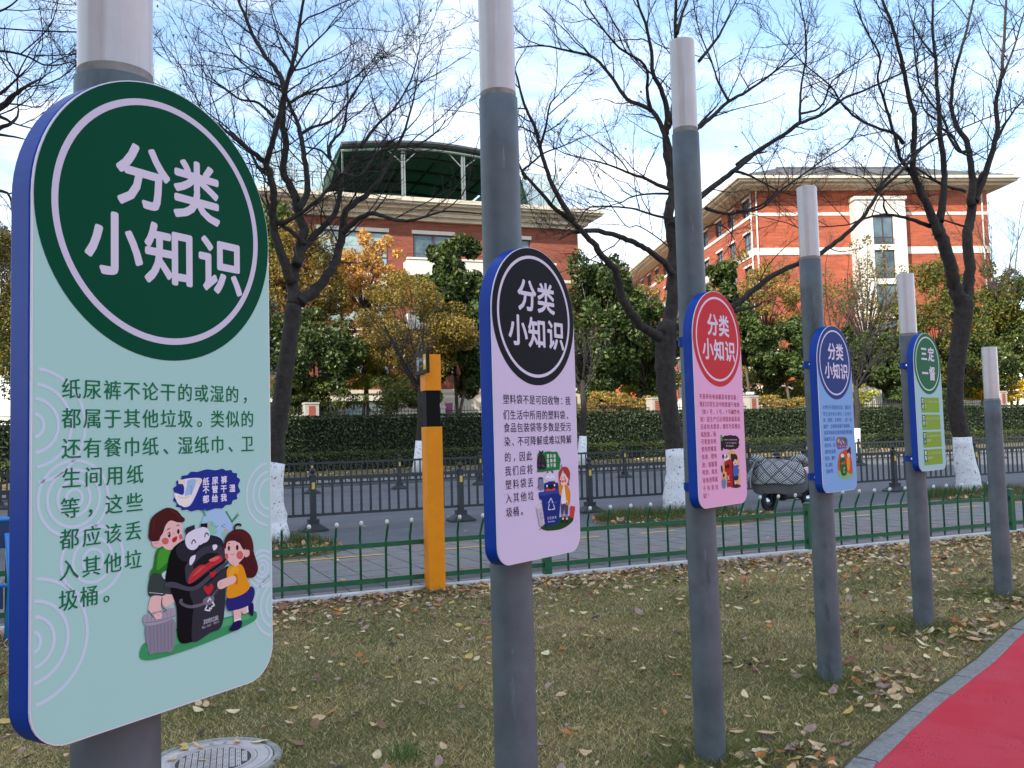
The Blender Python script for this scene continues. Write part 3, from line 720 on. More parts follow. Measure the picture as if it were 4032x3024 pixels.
class Draw:
    """print made of flat coloured shapes; coordinates come in as picture pixels and land on the sign's own plane"""
    def __init__(s, i, conv, y0): s.i = i; s.cv = conv; s.b = MB(); s.y = y0; s.dy = .00002
    def pt(s, p): return SP(s.i, *s.cv(*p))
    def nx(s): s.y -= s.dy; return s.y
    def p(s, col, *pts, sm=True, n=5):
        q = [s.pt(p) for p in pts]
        if sm and len(q) > 2: q = catmull(q, n)
        cpoly(s.b, q, s.nx(), col)
    def e(s, col, cx, cy, rx, ry, rot=0, n=24):
        q = []
        for k in range(n):
            a = 2*math.pi*k/n; x = rx*math.cos(a); y = ry*math.sin(a)
            q.append(s.pt((cx+x*math.cos(rot)-y*math.sin(rot), cy+x*math.sin(rot)+y*math.cos(rot))))
        cpoly(s.b, q, s.nx(), col)
    def l(s, col, w, *pts, sm=True):
        q = [s.pt(p) for p in pts]
        if sm and len(q) > 2:
            m_ = catmull(q, 5); m_ = m_[:5*(len(q)-1)+1]; q = m_
        y = s.nx(); s.b.col = srgb(col)
        for k in range(len(q)-1):
            (x0, z0), (x1, z1) = q[k], q[k+1]; L = math.hypot(x1-x0, z1-z0) or 1e-6; nx_, nz_ = -(z1-z0)/L*w/2, (x1-x0)/L*w/2
            ex, ez = (x1-x0)/L*w*.3, (z1-z0)/L*w*.3
            s.b.poly([(x0-ex+nx_, y, z0-ez+nz_), (x0-ex-nx_, y, z0-ez-nz_), (x1+ex-nx_, y, z1+ez-nz_), (x1+ex+nx_, y, z1+ez+nz_)])
    def text(s, col, txt, p0, p1, em, off=.012, wid=None):
        a = s.pt(p0); c = s.pt(p1); y = s.nx(); s.b.col = srgb(col); n = len(txt); wid = wid or em
        for k, ch in enumerate(txt):
            t = k/(n-1) if n > 1 else .5
            put_char(s.b, ch, a[0]+(c[0]-a[0])*t, a[1]+(c[1]-a[1])*t, wid, em, y, off, (c[1]-a[1])/max(1e-6, (c[0]-a[0])) if n > 1 else 0)

def make_sign(i, base_col, disc_col, ring_col, title, body_col, rows, label, ripple_col, ripples, rim_col='#dcd9e2'):
    X, Y, yaw, zc, zb = SIGN[i]; W = .5; bot = zb - zc
    root = empty('information_sign', (X, Y, zc), R(yaw), label, 'sign', 'rounded information signs on the lamp posts')
    T = .056
    b = MB(); b.prism(outline(W, 0, bot), .004, T)
    h = b.build('sign_box', M_blue, root); bv = h.modifiers.new('bevel', 'BEVEL'); bv.width = .0035; bv.segments = 2; bv.limit_method = 'ANGLE'; bv.angle_limit = R(50)
    b = MB(); b.prism(outline(W, 0, bot, inset=.001), 0, .0042); b.build('white_rim', M_rim, root)
    b = MB(); cpoly(b, outline(W, 0, bot, inset=.0035), -.0005, base_col); b.build('face_panel', M_print, root)
    clip = lambda u, v: abs(u) < W/2-.005 and v > bot+.01
    b = MB()
    for (u, v, rr) in ripples:
        for r_ in rr: ringpoly(b, u, v, r_-.0027, r_+.0027, -.0008, ripple_col, 60, clip)
    b.build('ripple_pattern', M_print, root)
    b = MB(); cpoly(b, circ(0, 0, W/2-.003, n=96), -.0011, disc_col); disc = b.build('title_disc', M_print, root)
    b = MB(); ringpoly(b, 0, 0, .2085 if i else .207, .2195 if i else .2185, -.0014, ring_col, 110); b.build('ring', M_print, disc)
    b = MB(); b.col = srgb('#d9d3e4')
    for ch, u, v, sx, sz in title: put_char(b, ch, u, v, sx, sz, -.0014, .026)
    b.build('title_lettering', M_print, disc)
    b = MB(); b.col = srgb(body_col)
    for (t, u0, u1, v, em) in rows: row(b, t, u0, u1, v, em, -.0014)
    if rows: b.build('body_lettering', M_print, root)
    # clamps: two blue bands round the post
    pr = .0765
    for zz in (-.006, bot + .10):
        b = MB(); c = .14
        ang = [R(-60 + 300*k/24) for k in range(25)]
        for r0, r1 in ((pr+.001, pr+.006),):
            for k in range(24):
                a, d = ang[k]+math.pi/2-R(90), ang[k+1]+math.pi/2-R(90)
                q = [(r*math.cos(t_), c + r*math.sin(t_)) for r, t_ in ((r0, a), (r1, a), (r1, d), (r0, d))]
                b.add([(x, y, z) for z in (zz-.02, zz+.02) for x, y in q], [(0,3,2,1), (4,5,6,7), (0,1,5,4), (1,2,6,5), (2,3,7,6), (3,0,4,7)])
        b.box(-.112, -.078, T, c+.02, zz-.024, zz+.024)
        b.box(.078, .10, T, c+.02, zz-.02, zz+.02)
        cl = b.build('clamp', M_blue, root)
        b = MB(); b.tube([(-.130, c-.03, zz), (-.098, c-.03, zz)], .009, 8); b.tube([(-.118, c-.03, zz-.002), (-.118, c-.075, zz+.004)], .003, 6); b.build('bolt', M_steel, cl)
    return root
TT = lambda u=0, v=0: [('分', -.052+u, .072+v, .115, .118), ('类', .064+u, .072+v, .112, .118), ('小', -.110+u, -.056+v, .112, .114), ('知', .004+u, -.059+v, .112, .114), ('识', .120+u, -.059+v, .112, .114)]
c_r3 = lambda x, y: (520 + x/2.023, 1800 + y/2.023)
rip1 = [(-.247, -.362, (.018, .042, .064, .088)), (-.178, -.478, (.014, .028, .045, .060)), (-.145, -.580, (.018, .035, .055)), (-.25, -.69, (.017, .039, .062, .095)), (.245, -.50, (.03, .045, .062)), (.222, -.645, (.008, .016, .025, .035)), (.262, -.72, (.03, .045, .062))]
em1 = .0345
rows1 = [('纸尿裤不论干的或湿的，', -.2007, .2035, -.3035, em1), ('都属于其他垃圾。类似的', -.2005, .2042, -.3507, em1), ('还有餐巾纸、湿纸巾、卫', -.2004, .2035, -.3987, em1), ('生间用纸', -.2002, -.0492, -.4455, em1), ('等，这些', -.2022, -.0504, -.4928, em1), ('都应该丢', -.2033, -.053, -.541, em1), ('入其他垃', -.204, -.0532, -.589, em1), ('圾桶。', -.205, -.0985, -.636, em1)]
s1 = make_sign(0, '#abd6ce', '#004a32', '#d2cbe0', TT(.004), '#157045', rows1, 'large teal sign with a dark green disc and children round a black waste bin', '#cbd9e8', rip1)
em2 = .0355
rows2 = [('塑料袋不是可回收物：我', -.2, .2105, -.2995, em2), ('们生活中所用的塑料袋、', -.2015, .2095, -.353, em2), ('食品包装袋等多数是受污', -.201, .209, -.397, em2), ('染、不可降解或难以降解', -.200, .209, -.444, em2), ('的，因此', -.2, -.0415, -.497, em2), ('我们应将', -.2, -.040, -.544, em2), ('塑料袋丢', -.2, -.039, -.590, em2), ('入其他垃', -.201, -.039, -.636, em2), ('圾桶。', -.2, -.088, -.683, em2)]
rip = [(-.235, -.335, (.02, .04, .06, .08)), (-.14, -.45, (.02, .04, .06)), (-.17, -.58, (.018, .036, .055)), (-.22, -.71, (.02, .04, .065, .09)), (.235, -.56, (.02, .035, .05)), (.20, -.78, (.012, .024, .036)), (.25, -.72, (.02, .04))]
s2 = make_sign(1, '#d6c8e2', '#1b1b22', '#d9d3e4', TT(.006, 0), '#2c2740', rows2, 'lavender sign with a black title disc and a blue recycling bin drawing', '#d6c8e4', rip)
em3 = .0285
R3 = ['不是所有电池都是有害垃圾：', '我们日常生活中的普通干电池', '（如1号、5号、7号碱性电', '池）因生产已达到国家低汞或', '无汞技术要求，现作为其他垃', '圾投放。而', '可重复充电', '使用的镍氢', '电池、锂电', '池、铅酸蓄', '电池、氧化', '汞电池等属', '于有害垃', '圾！！']
V3 = [-.3, -.3385, -.377, -.4145, -.4525, -.490, -.527, -.564, -.602, -.642, -.679, -.719, -.7585, -.795]
rows3 = [(t, -.2095, (.203 if k < 5 else -.058) if k < 13 else -.138, V3[k], em3) for k, t in enumerate(R3)]
s3 = make_sign(2, '#e8b0d2', '#c8343c', '#e2d3e4', TT(.006, 0), '#b03a52', rows3, 'pink sign with a red title disc and a red battery bin drawing', '#e6b3d5', rip[:4])
em4 = .030
R4 = ['大骨头不是厨余垃圾：我们日', '常生活中的大骨头（大块牛', '骨、猪骨、羊骨等），因“难', '腐烂”且质地坚硬不易粉碎，', '易损害厨余垃圾终端处理设施', '而被列入其', '他垃圾，类', '似的还有榴', '莲壳、椰子', '壳、粽叶、', '玉米叶等。']
V4 = [-.30, -.344, -.3845, -.426, -.467, -.508, -.550, -.592, -.635, -.678, -.719]
rows4 = [(t, -.205, (.21 if k < 5 else -.052) if k < 9 else -.078, V4[k], em4) for k, t in enumerate(R4)]
s4 = make_sign(3, '#84afe0', '#2c4080', '#cfcfe6', TT(.014, .002), '#3a66ac', rows4, 'light blue sign with a navy title disc and a green kitchen waste bin drawing', '#93b8e4', rip[:4])
t5 = [('三', -.058, .078, .118, .120), ('定', .075, .078, .118, .120), ('一', -.055, -.079, .118, .120), ('督', .078, -.079, .118, .120)]
s5 = make_sign(4, '#a3cdd0', '#2a6a48', '#c9e0dc', t5, '#ffffff', [], 'small pale teal sign with a green disc above four lime green text boxes', '#a3cdd0', [])

# ---- print on sign 1
D = Draw(0, c_r3, -.0016)
D.p('#3f9a63', (70,1510), (130,1460), (300,1380), (500,1330), (760,1270), (960,1225), (990,1265), (960,1310), (800,1390), (560,1490), (330,1570), (150,1615), (60,1600))
D.p('#57ad76', (120,1500), (330,1400), (600,1330), (900,1250), (940,1280), (700,1360), (400,1470), (160,1560))
# thought bubble
cl_pts = []
cx0, cy0 = 590, 262
for k in range(36):
    a = 2*math.pi*k/36; rr = 1.0 + (.045 if k % 2 else -.03)
    cl_pts.append((cx0 + 258*rr*math.copysign(abs(math.cos(a))**.72, math.cos(a)), cy0 + 158*rr*math.copysign(abs(math.sin(a))**.72, math.sin(a)) - 12*math.cos(a)*3))
D.p('#26358f', *cl_pts, n=3)
D.p('#e9e4ee', (395,180), (545,170), (525,250), (490,330), (455,385), (400,395), (340,330), (335,285), (400,300), (410,240)); D.p('#9fc0e4', (440,185), (505,180), (480,270), (445,330), (415,300), (430,230)); D.p('#eadcc0', (362,180), (420,178), (418,215), (365,213), sm=False); D.p('#eadcc0', (510,172), (548,180), (538,222), (508,210), sm=False); D.p('#f2ece4', (340,290), (400,318), (460,300), (470,350), (420,390), (360,370)); D.l('#c8a56a', .0008, (365,310), (400,325), (450,312)); D.l('#5f8cc4', .0008, (450,240), (470,235), (465,290))
D.text('#e9e4f2', '纸尿裤', (583,195), (727,180), .0150, .03); D.text('#e9e4f2', '不管干湿', (583,260), (793,248), .0150, .03); D.text('#e9e4f2', '都给我', (583,335), (725,322), .0150, .03)
# pale globe behind the bin
D.e('#a9c9ea', 670, 545, 125, 130); D.p('#8fcab4', (585,520), (640,510), (660,560), (675,600), (630,620), (590,590)); D.p('#8fcab4', (705,600), (760,590), (780,640), (730,660)); D.l('#2f7a52', .0010, (625,520), (632,548)); D.l('#2f7a52', .0009, (655,545), (665,558), (676,545)); D.l('#2f7a52', .0009, (738,535), (708,548), (735,560)); D.e('#e0a090', 604,552,14,9); D.e('#e0a090', 742,580,16,10)
D.l('#58b08a', .0035, (578,465), (565,430)); D.l('#58b08a', .0018, (565,435), (548,425)); D.l('#58b08a', .0018, (566,432), (578,415)); D.l('#58b08a', .0038, (790,515), (815,485), (835,460)); D.l('#58b08a', .0035, (745,435), (770,480), (790,512)); D.l('#58b08a', .0018, (830,465), (848,462)); D.l('#58b08a', .0018, (832,462), (835,445))
# boy
D.p('#4c7f4c', (160,880), (330,860), (340,980), (150,1000)); D.p('#2f7a2a', (185,750), (230,715), (330,720), (370,690), (380,760), (310,900), (270,985), (150,970), (165,860))
D.p('#e6b0aa', (158,1090), (235,1095), (225,1150), (150,1150), sm=False); D.p('#e6b0aa', (262,1085), (320,1080), (330,1150), (280,1170), sm=False)
D.p('#3a4644', (150,930), (270,945), (330,960), (330,1080), (262,1088), (258,1060), (240,1108), (125,1098)); D.l('#c9d2d0', .0009, (130,1078), (240,1088))
D.p('#ecc0ba', (150,1110), (245,1115), (225,1180), (235,1250), (225,1285), (165,1280), (122,1220)); D.p('#ecc0ba', (232,1110), (310,1095), (330,1150), (270,1190), (240,1180))
D.p('#c6dde0', (230,930), (270,905), (275,955), (248,970)); D.p('#48a032', (210,745), (280,730), (320,800), (260,850), (200,900), (190,860))
D.p('#e8b9b4', (155,660), (215,650), (235,700), (200,722), (160,705)); D.p('#ecc0ba', (215,600), (240,520), (330,480), (385,530), (395,620), (380,680), (330,730), (270,735), (225,690))
D.p('#4c1e1e', (125,600), (135,520), (160,470), (220,425), (280,402), (350,425), (390,470), (412,490), (405,515), (360,520), (300,505), (262,540), (240,600), (215,640), (205,665), (150,670), (125,640)); D.l('#6b2e28', .0016, (300,425), (345,450), (375,490)); D.l('#6b2e28', .0012, (180,480), (165,530), (160,590))
D.e('#cf6a60', 257,668,28,27); D.e('#cf6a60', 380,635,14,22); D.e('#3a1a1e', 288,618,11,22); D.e('#3a1a1e', 361,592,10,20); D.e('#f2e6e6', 284,612,4,6); D.l('#3a1a1e', .0014, (272,578), (295,565)); D.l('#3a1a1e', .0013, (347,543), (368,540)); D.p('#c02a30', (312,650), (350,630), (345,665), (320,680)); D.l('#d58a84', .001, (322,605), (330,610))
D.l('#c8928c', .0010, (172,690), (200,680))
# small grey bin
D.p('#8b8795', (110,1320), (325,1290), (320,1530), (260,1548), (180,1556), (125,1552)); 
for q in range(7): D.l('#6c6878', .0009, (133+q*29, 1335-q*3), (140+q*28, 1548-q*4))
D.p('#a39fac', (90,1260), (200,1225), (325,1200), (330,1270), (230,1320), (100,1340)); D.l('#76727f', .0011, (95,1318), (220,1300), (328,1262))
for q in range(7): D.l('#7f7b88', .0008, (112+q*31, 1262-q*7), (114+q*31, 1318-q*7))
D.l('#4a3d42', .0013, (125,1222), (165,1275), (215,1285)); D.l('#4a3d42', .0013, (232,1118), (228,1190), (262,1215), (240,1225)); D.p('#ecc0ba', (165,1255), (215,1235), (232,1262), (215,1288), (178,1285)); D.l('#c8928c', .0008, (188,1250), (212,1262))
# large black bin
D.p('#121217', (300,1020), (480,1060), (745,870), (735,960), (700,1330), (620,1390), (470,1470), (360,1455), (345,1200)); D.p('#34343e', (455,1065), (600,1000), (740,880), (738,980), (712,1325), (610,1400), (478,1470), (470,1300), (480,1180))
D.p('#0e0e12', (290,780), (330,710), (430,650), (600,620), (700,650), (722,730), (740,820), (640,900), (470,1040), (270,1000), (275,860)); D.p('#2a2a34', (345,720), (430,665), (610,625), (700,660), (715,710), (610,700), (500,745), (430,830), (360,800)); D.p('#3d3d48', (425,850), (520,740), (620,700), (710,715), (735,800), (640,880), (450,1010), (415,920)); D.p('#1c1c22', (480,860), (580,770), (680,770), (640,830), (520,900))
D.p('#4a4a56', (262,1000), (330,995), (480,1030), (640,900), (745,830), (748,855), (640,950), (485,1062), (330,1040), (255,1035))
D.p('#c0343a', (440,1005), (452,940), (520,865), (585,850), (650,790), (700,785), (702,830), (640,865), (560,925), (480,990)); D.p('#e06a68', (600,820), (660,792), (690,800), (640,830)); D.p('#d85250', (470,950), (530,885), (580,870), (520,920)); D.l('#9c242c', .0010, (455,990), (540,905), (585,860), (640,845))
D.p('#e6e2ee', (455,800), (494,778), (490,815), (462,858), (447,850)); D.p('#e6e2ee', (632,702), (664,697), (667,722), (640,742))
D.p('#2c2c34', (412,585), (425,560), (488,538), (492,590), (430,640), sm=False); D.p('#17171c', (535,530), (590,525), (590,560), (540,568), sm=False)
D.e('#e2dfee', 470, 665, 58, 75); D.e('#e2dfee', 555, 620, 55, 64); D.p('#e2dfee', (450,600), (560,565), (590,640), (520,700)); D.l('#22222a', .0022, (467,690), (472,665), (485,660), (494,682)); D.l('#22222a', .0022, (570,635), (575,610), (588,605), (597,622))
D.l('#7a7684', .0052, (385,1140), (400,1175), (470,1190), (560,1160)); D.l('#7a7684', .0058, (560,1160), (600,1150)); D.l('#6a6674', .0050, (600,1150), (650,1080), (680,1040)); D.p('#7a7684', (555,1140), (590,1110), (640,1110), (635,1160), (580,1180))
for hx, hy, hs in ((632, 930, 22), (598, 1050, 34)):
    D.p('#c8282e', (hx, hy+hs*1.35), (hx-hs*1.15, hy-hs*.1), (hx-hs*.75, hy-hs*.8), (hx-.05*hs, hy-hs*.5), (hx+hs*.55, hy-hs*1.25), (hx+hs*1.1, hy-hs*.7), (hx+hs*.95, hy+hs*.1))
D.l('#e2e0ea', .0028, (592,1150), (606,1122), (618,1138), sm=False); D.l('#e2e0ea', .0028, (628,1150), (645,1180), (622,1190), sm=False); D.l('#e2e0ea', .0028, (608,1222), (606,1200), (622,1205), sm=False); D.l('#e2e0ea', .0028, (600,1220), (570,1215), (585,1185), sm=False)
D.text('#c9c6d2', '其他垃圾', (572,1310), (662,1280), .0098, .012); D.text('#b0adbb', 'Residual Waste', (556,1353), (684,1303), .0075, .0, .0062)
# girl
D.p('#4c1c20', (850,600), (940,660), (960,760), (990,860), (985,920), (950,960), (890,945), (880,880), (830,840), (780,700)); D.p('#56201f', (720,690), (745,620), (800,580), (870,575), (930,620), (955,700), (950,780), (900,800), (850,760), (720,740)); D.l('#4c1c20', .0042, (812,585), (808,552), (830,535), (855,545))
D.p('#ecc0ba', (735,680), (780,660), (850,665), (880,700), (895,760), (860,820), (800,865), (750,820), (728,760)); D.p('#e8b9b4', (885,745), (920,740), (922,780), (890,795)); D.p('#4c1c20', (720,700), (750,630), (830,610), (875,660), (890,730), (870,730), (840,680), (790,665), (745,680), (735,730)); D.e('#cf6a60', 847,780,27,34); D.e('#cf6a60', 742,790,14,24); D.e('#3a1a1e', 760,725,9,20); D.e('#3a1a1e', 826,720,10,22); D.l('#b04a4a', .0009, (775,770), (790,777), (802,765)); D.l('#3a1a1e', .001, (820,672), (845,680)); D.l('#3a1a1e', .001, (752,690), (768,684))
D.p('#ecc0ba', (795,1210), (862,1200), (855,1285), (800,1300), sm=False); D.p('#ecc0ba', (865,1200), (905,1180), (925,1215), (905,1240), (870,1245)); D.p('#e9e4ee', (800,1290), (857,1282), (858,1312), (802,1318), sm=False); D.p('#e9e4ee', (900,1178), (918,1170), (920,1228), (903,1232), sm=False); D.p('#1e1a4e', (802,1312), (858,1298), (860,1345), (830,1375), (775,1383), (765,1362), (785,1340)); D.p('#1e1a4e', (916,1165), (950,1160), (958,1210), (950,1262), (932,1255), (915,1220))
D.p('#2c2a78', (748,1118), (920,1030), (965,1065), (940,1160), (870,1200), (790,1220), (752,1215)); 
for q in range(6): D.l('#22205e', .0008, (775+q*30, 1120-q*12), (790+q*28, 1212-q*12))
D.p('#e89a1c', (742,900), (790,858), (850,852), (880,890), (900,960), (925,1035), (860,1095), (745,1118), (748,1000)); D.p('#f0ac2e', (765,900), (810,870), (840,900), (800,960), (760,980)); D.p('#c8741a', (800,930), (825,940), (830,1000), (812,1010)); D.p('#ecc0ba', (668,1000), (700,975), (800,945), (812,990), (740,1030), (700,1050), (672,1040)); D.l('#c8928c', .0008, (682,1000), (705,1005)); D.l('#c8928c', .0008, (680,1020), (702,1022)); D.p('#ecc0ba', (795,830), (835,830), (830,862), (800,865))
D.b.build('printed_illustration', M_print, s1)

# ---- print on sign 2
D = Draw(1, lambda x, y: (2050 + x/4.367, 1730 + y/4.367), -.0016)
D.p('#20491f', (350,1520), (430,1440), (700,1330), (850,1320), (905,1360), (860,1440), (700,1540), (480,1570), (380,1550))
D.p('#1f7a3c', (285,280), (300,235), (380,225), (430,210), (480,205), (560,215), (620,215), (650,280), (685,350), (672,430), (665,490), (600,525), (540,520), (450,535), (360,565), (310,530), (285,450))
for q in range(10): D.e('#1f7a3c', 300+q*38, 545-q*5, 26, 24)
D.p('#1e1e22', (320,190), (345,215), (370,190), (388,210), (352,245), (335,250), (310,225)); D.p('#242428', (335,250), (365,250), (405,300), (425,380), (425,500), (350,520), (285,510), (278,380), (290,300)); D.l('#77777f', .0014, (330,310), (315,380)); D.l('#77777f', .0014, (300,430), (320,470)); D.l('#8a8a92', .0018, (360,440), (400,470)); D.l('#55555c', .0016, (370,300), (390,400))
D.text('#dfe6e0', '塑料袋', (462,288), (575,288), .0145, .03); D.text('#dfe6e0', '包装袋', (462,368), (577,362), .0145, .03); D.text('#dfe6e0', '我不要', (465,450), (577,445), .0145, .03)
D.p('#3a2d5e', (432,600), (450,555), (470,552), (470,590), sm=True); D.p('#3a2d5e', (520,545), (545,545), (555,585), (535,590)); D.e('#d9cfe8', 495, 640, 82, 75); D.e('#e9e2f2', 455, 665, 38, 42); D.e('#e9e2f2', 540, 660, 38, 42); D.l('#4a4468', .0013, (447,698), (450,675), (468,675), (473,697)); D.l('#4a4468', .0013, (528,690), (532,665), (548,665), (552,688))
D.p('#6d7f9c', (292,670), (330,650), (382,655), (392,860), (340,880), (300,865), sm=False); D.e('#39455c', 338, 668, 42, 18); D.e('#b8505c', 330, 805, 15, 22)
D.p('#1c2f7a', (395,760), (480,725), (600,712), (640,760), (645,880), (400,900), sm=False); D.p('#141a38', (425,780), (600,765), (590,860), (410,885), sm=False); D.p('#d0473f', (415,885), (440,848), (490,850), (520,860), (560,835), (592,850), (585,870), (500,890)); D.p('#e9e6f0', (433,785), (457,780), (455,822), (436,824), sm=False); D.p('#e9e6f0', (563,770), (585,767), (585,805), (566,807), sm=False)
D.p('#16286c', (305,935), (345,930), (345,1040), (315,1010)); D.p('#1a2f7e', (340,940), (690,890), (650,1440), (420,1505), sm=False); D.p('#2a469c', (305,930), (330,905), (560,880), (660,862), (700,875), (690,925), (560,935), (340,975)); D.p('#28489c', (425,1085), (615,1060), (615,1100), (430,1115), sm=False)
D.l('#e6e3f0', .0032, (472,1090), (510,1015), (520,1020), sm=False); D.l('#e6e3f0', .0032, (520,1025), (548,1095), sm=False); D.l('#e6e3f0', .0032, (555,1120), (578,1195), (530,1205), sm=False); D.l('#e6e3f0', .0032, (515,1208), (465,1205), (482,1115), sm=False)
D.text('#d0d4e6', '可回收物', (460,1358), (590,1340), .0112, .012); D.text('#c0c4da', 'Recyclable', (470,1412), (580,1400), .0085, .02, .0085)
D.p('#b9b3c2', (255,1170), (345,1115), (380,1490), (320,1500), sm=False); D.p('#cfcad6', (255,1170), (300,1125), (350,1115), (352,1170), (270,1200), sm=False); D.l('#3c4058', .0014, (330,1300), (345,1260), (360,1300)); D.l('#3c4058', .0012, (325,1335), (360,1360), (378,1335)); D.l('#2c2c3a', .0016, (335,1490), (342,1530), (308,1552)); D.l('#2c2c3a', .0016, (395,1070), (340,1110)); D.l('#2c2c3a', .0016, (275,835), (300,800))
D.p('#c8403a', (850,1140), (930,1155), (905,1350), (835,1340), sm=False); D.l('#8c2c2a', .0014, (825,1170), (850,1230)); D.l('#8c2c2a', .0014, (935,1215), (905,1225))
D.p('#4c4462', (685,1095), (810,1095), (805,1280), (755,1285), (742,1160), (725,1290), (690,1285), sm=False); D.p('#8a80a8', (690,1285), (725,1290), (735,1355), (705,1360), sm=False); D.p('#8a80a8', (757,1285), (805,1280), (805,1350), (765,1360), sm=False); D.p('#ecc6bc', (702,1355), (732,1352), (732,1385), (704,1388), sm=False); D.p('#ecc6bc', (770,1355), (800,1350), (802,1382), (772,1385), sm=False); D.p('#2c2038', (700,1385), (733,1382), (730,1425), (705,1442), (685,1435)); D.p('#2c2038', (772,1385), (803,1380), (808,1425), (775,1440), (755,1430))
D.p('#e8e2ea', (705,780), (780,780), (800,1080), (740,1100), (690,1090)); D.p('#dc8a1e', (645,790), (720,778), (705,870), (690,960), (660,950), (645,860)); D.p('#dc8a1e', (745,770), (800,800), (840,900), (845,1000), (828,1120), (765,1125), (770,1040), (755,900)); D.p('#f0c8bc', (580,705), (630,700), (632,740), (580,735)); D.p('#f0c8bc', (765,1040), (800,1060), (790,1080), (768,1070))
D.p('#ecc6bc', (655,640), (700,580), (780,600), (820,650), (810,720), (760,780), (700,790), (655,740)); D.p('#a83a34', (648,650), (660,540), (720,475), (790,480), (835,560), (838,660), (820,740), (830,790), (800,780), (808,680), (780,640), (740,560), (720,520), (690,600), (665,690), (685,790), (660,740)); D.l('#a83a34', .0034, (705,480), (690,455), (696,438)); D.e('#d4504c', 678, 718, 12, 25); D.e('#d4504c', 755, 712, 16, 28); D.e('#33222a', 695, 665, 5, 18); D.e('#33222a', 742, 662, 5, 18); D.p('#b02c30', (698,710), (728,708), (718,738), (702,736))
D.b.build('printed_illustration', M_print, s2)

# ---- print on sign 3
D = Draw(2, lambda x, y: (2740 + x/3.605, 1500 + y/3.605), -.0016)
D.p('#e0b06a', (430,1050), (480,995), (540,1000), (600,1100), (625,1280), (620,1440), (560,1480), (420,1480), (370,1380), (390,1150)); D.e('#5a3c4a', 560, 1490, 75, 30)
pts = []
for k in range(28):
    a = 2*math.pi*k/28; rr = 1 + (.05 if k % 2 else -.03); pts.append((485 + 125*rr*math.copysign(abs(math.cos(a))**.6, math.cos(a)), 872 + 100*rr*math.copysign(abs(math.sin(a))**.6, math.sin(a))))
D.p('#2e1620', *pts, n=3)
D.p('#3f9a50', (345,770), (370,765), (375,855), (348,855), sm=False); D.p('#16202a', (348,855), (378,855), (382,985), (355,988), sm=False)
D.text('#d8c8d4', '不是所有电池都有害垃圾', (395,835), (575,835), .0075, .03); D.text('#d8c8d4', '（1号5号7号碱性电池', (410,882), (565,880), .0075, .03); D.text('#d8c8d4', '属于其他垃圾）', (432,922), (540,922), .0085, .03)
D.p('#e9dfe8', (395,1060), (430,1035), (460,1060), (465,1110), (410,1130), (395,1110)); D.p('#22222a', (372,1050), (390,1045), (395,1095), (375,1100)); D.p('#22222a', (430,1040), (445,1060), (440,1090), (425,1090)); D.p('#22222a', (402,1065), (416,1080), (412,1110))
D.p('#b01c24', (400,1150), (470,1110), (510,1120), (525,1200), (522,1490), (440,1512), (432,1300), (405,1280), sm=False); D.p('#5a1520', (510,1130), (530,1150), (545,1490), (520,1500), sm=False); D.p('#3a0e14', (408,1200), (470,1180), (472,1235), (410,1245), sm=False); D.l('#c83038', .0026, (432,1290), (400,1275), (375,1235)); D.p('#3a1a1e', (352,1210), (368,1205), (378,1290), (360,1295)); D.e('#22222a', 392, 1340, 13, 28)
D.l('#e6dfe8', .0032, (440,1345), (470,1400), sm=False); D.l('#e6dfe8', .0032, (470,1340), (445,1405), sm=False); D.text('#e0c8d0', '有害垃圾', (447,1433), (480,1432), .006, .02)
D.p('#6a86b0', (365,1405), (420,1400), (420,1490), (400,1530), (370,1500)); D.l('#c8b03a', .0022, (368,1405), (418,1402)); D.l('#2c2c3a', .001, (372,1400), (395,1380), (416,1398))
D.p('#e9c0b8', (548,1400), (570,1400), (565,1470), (550,1470), sm=False); D.p('#3a1a2a', (540,1470), (590,1475), (585,1505), (545,1505)); D.p('#1c2450', (535,1330), (590,1320), (595,1400), (540,1408)); D.p('#3f66b4', (528,1210), (560,1190), (600,1200), (610,1260), (590,1340), (535,1350), (525,1280)); D.p('#e9c0b8', (520,1120), (570,1100), (585,1140), (575,1190), (535,1195)); D.p('#3a1c22', (490,1075), (520,1040), (560,1040), (585,1080), (575,1125), (550,1110), (525,1150), (500,1130)); D.e('#3a1c22', 505, 1050, 16, 20); D.e('#d4504c', 552, 1170, 8, 14); D.e('#e9c0b8', 605, 1235, 10, 16)
D.b.build('printed_illustration', M_print, s3)
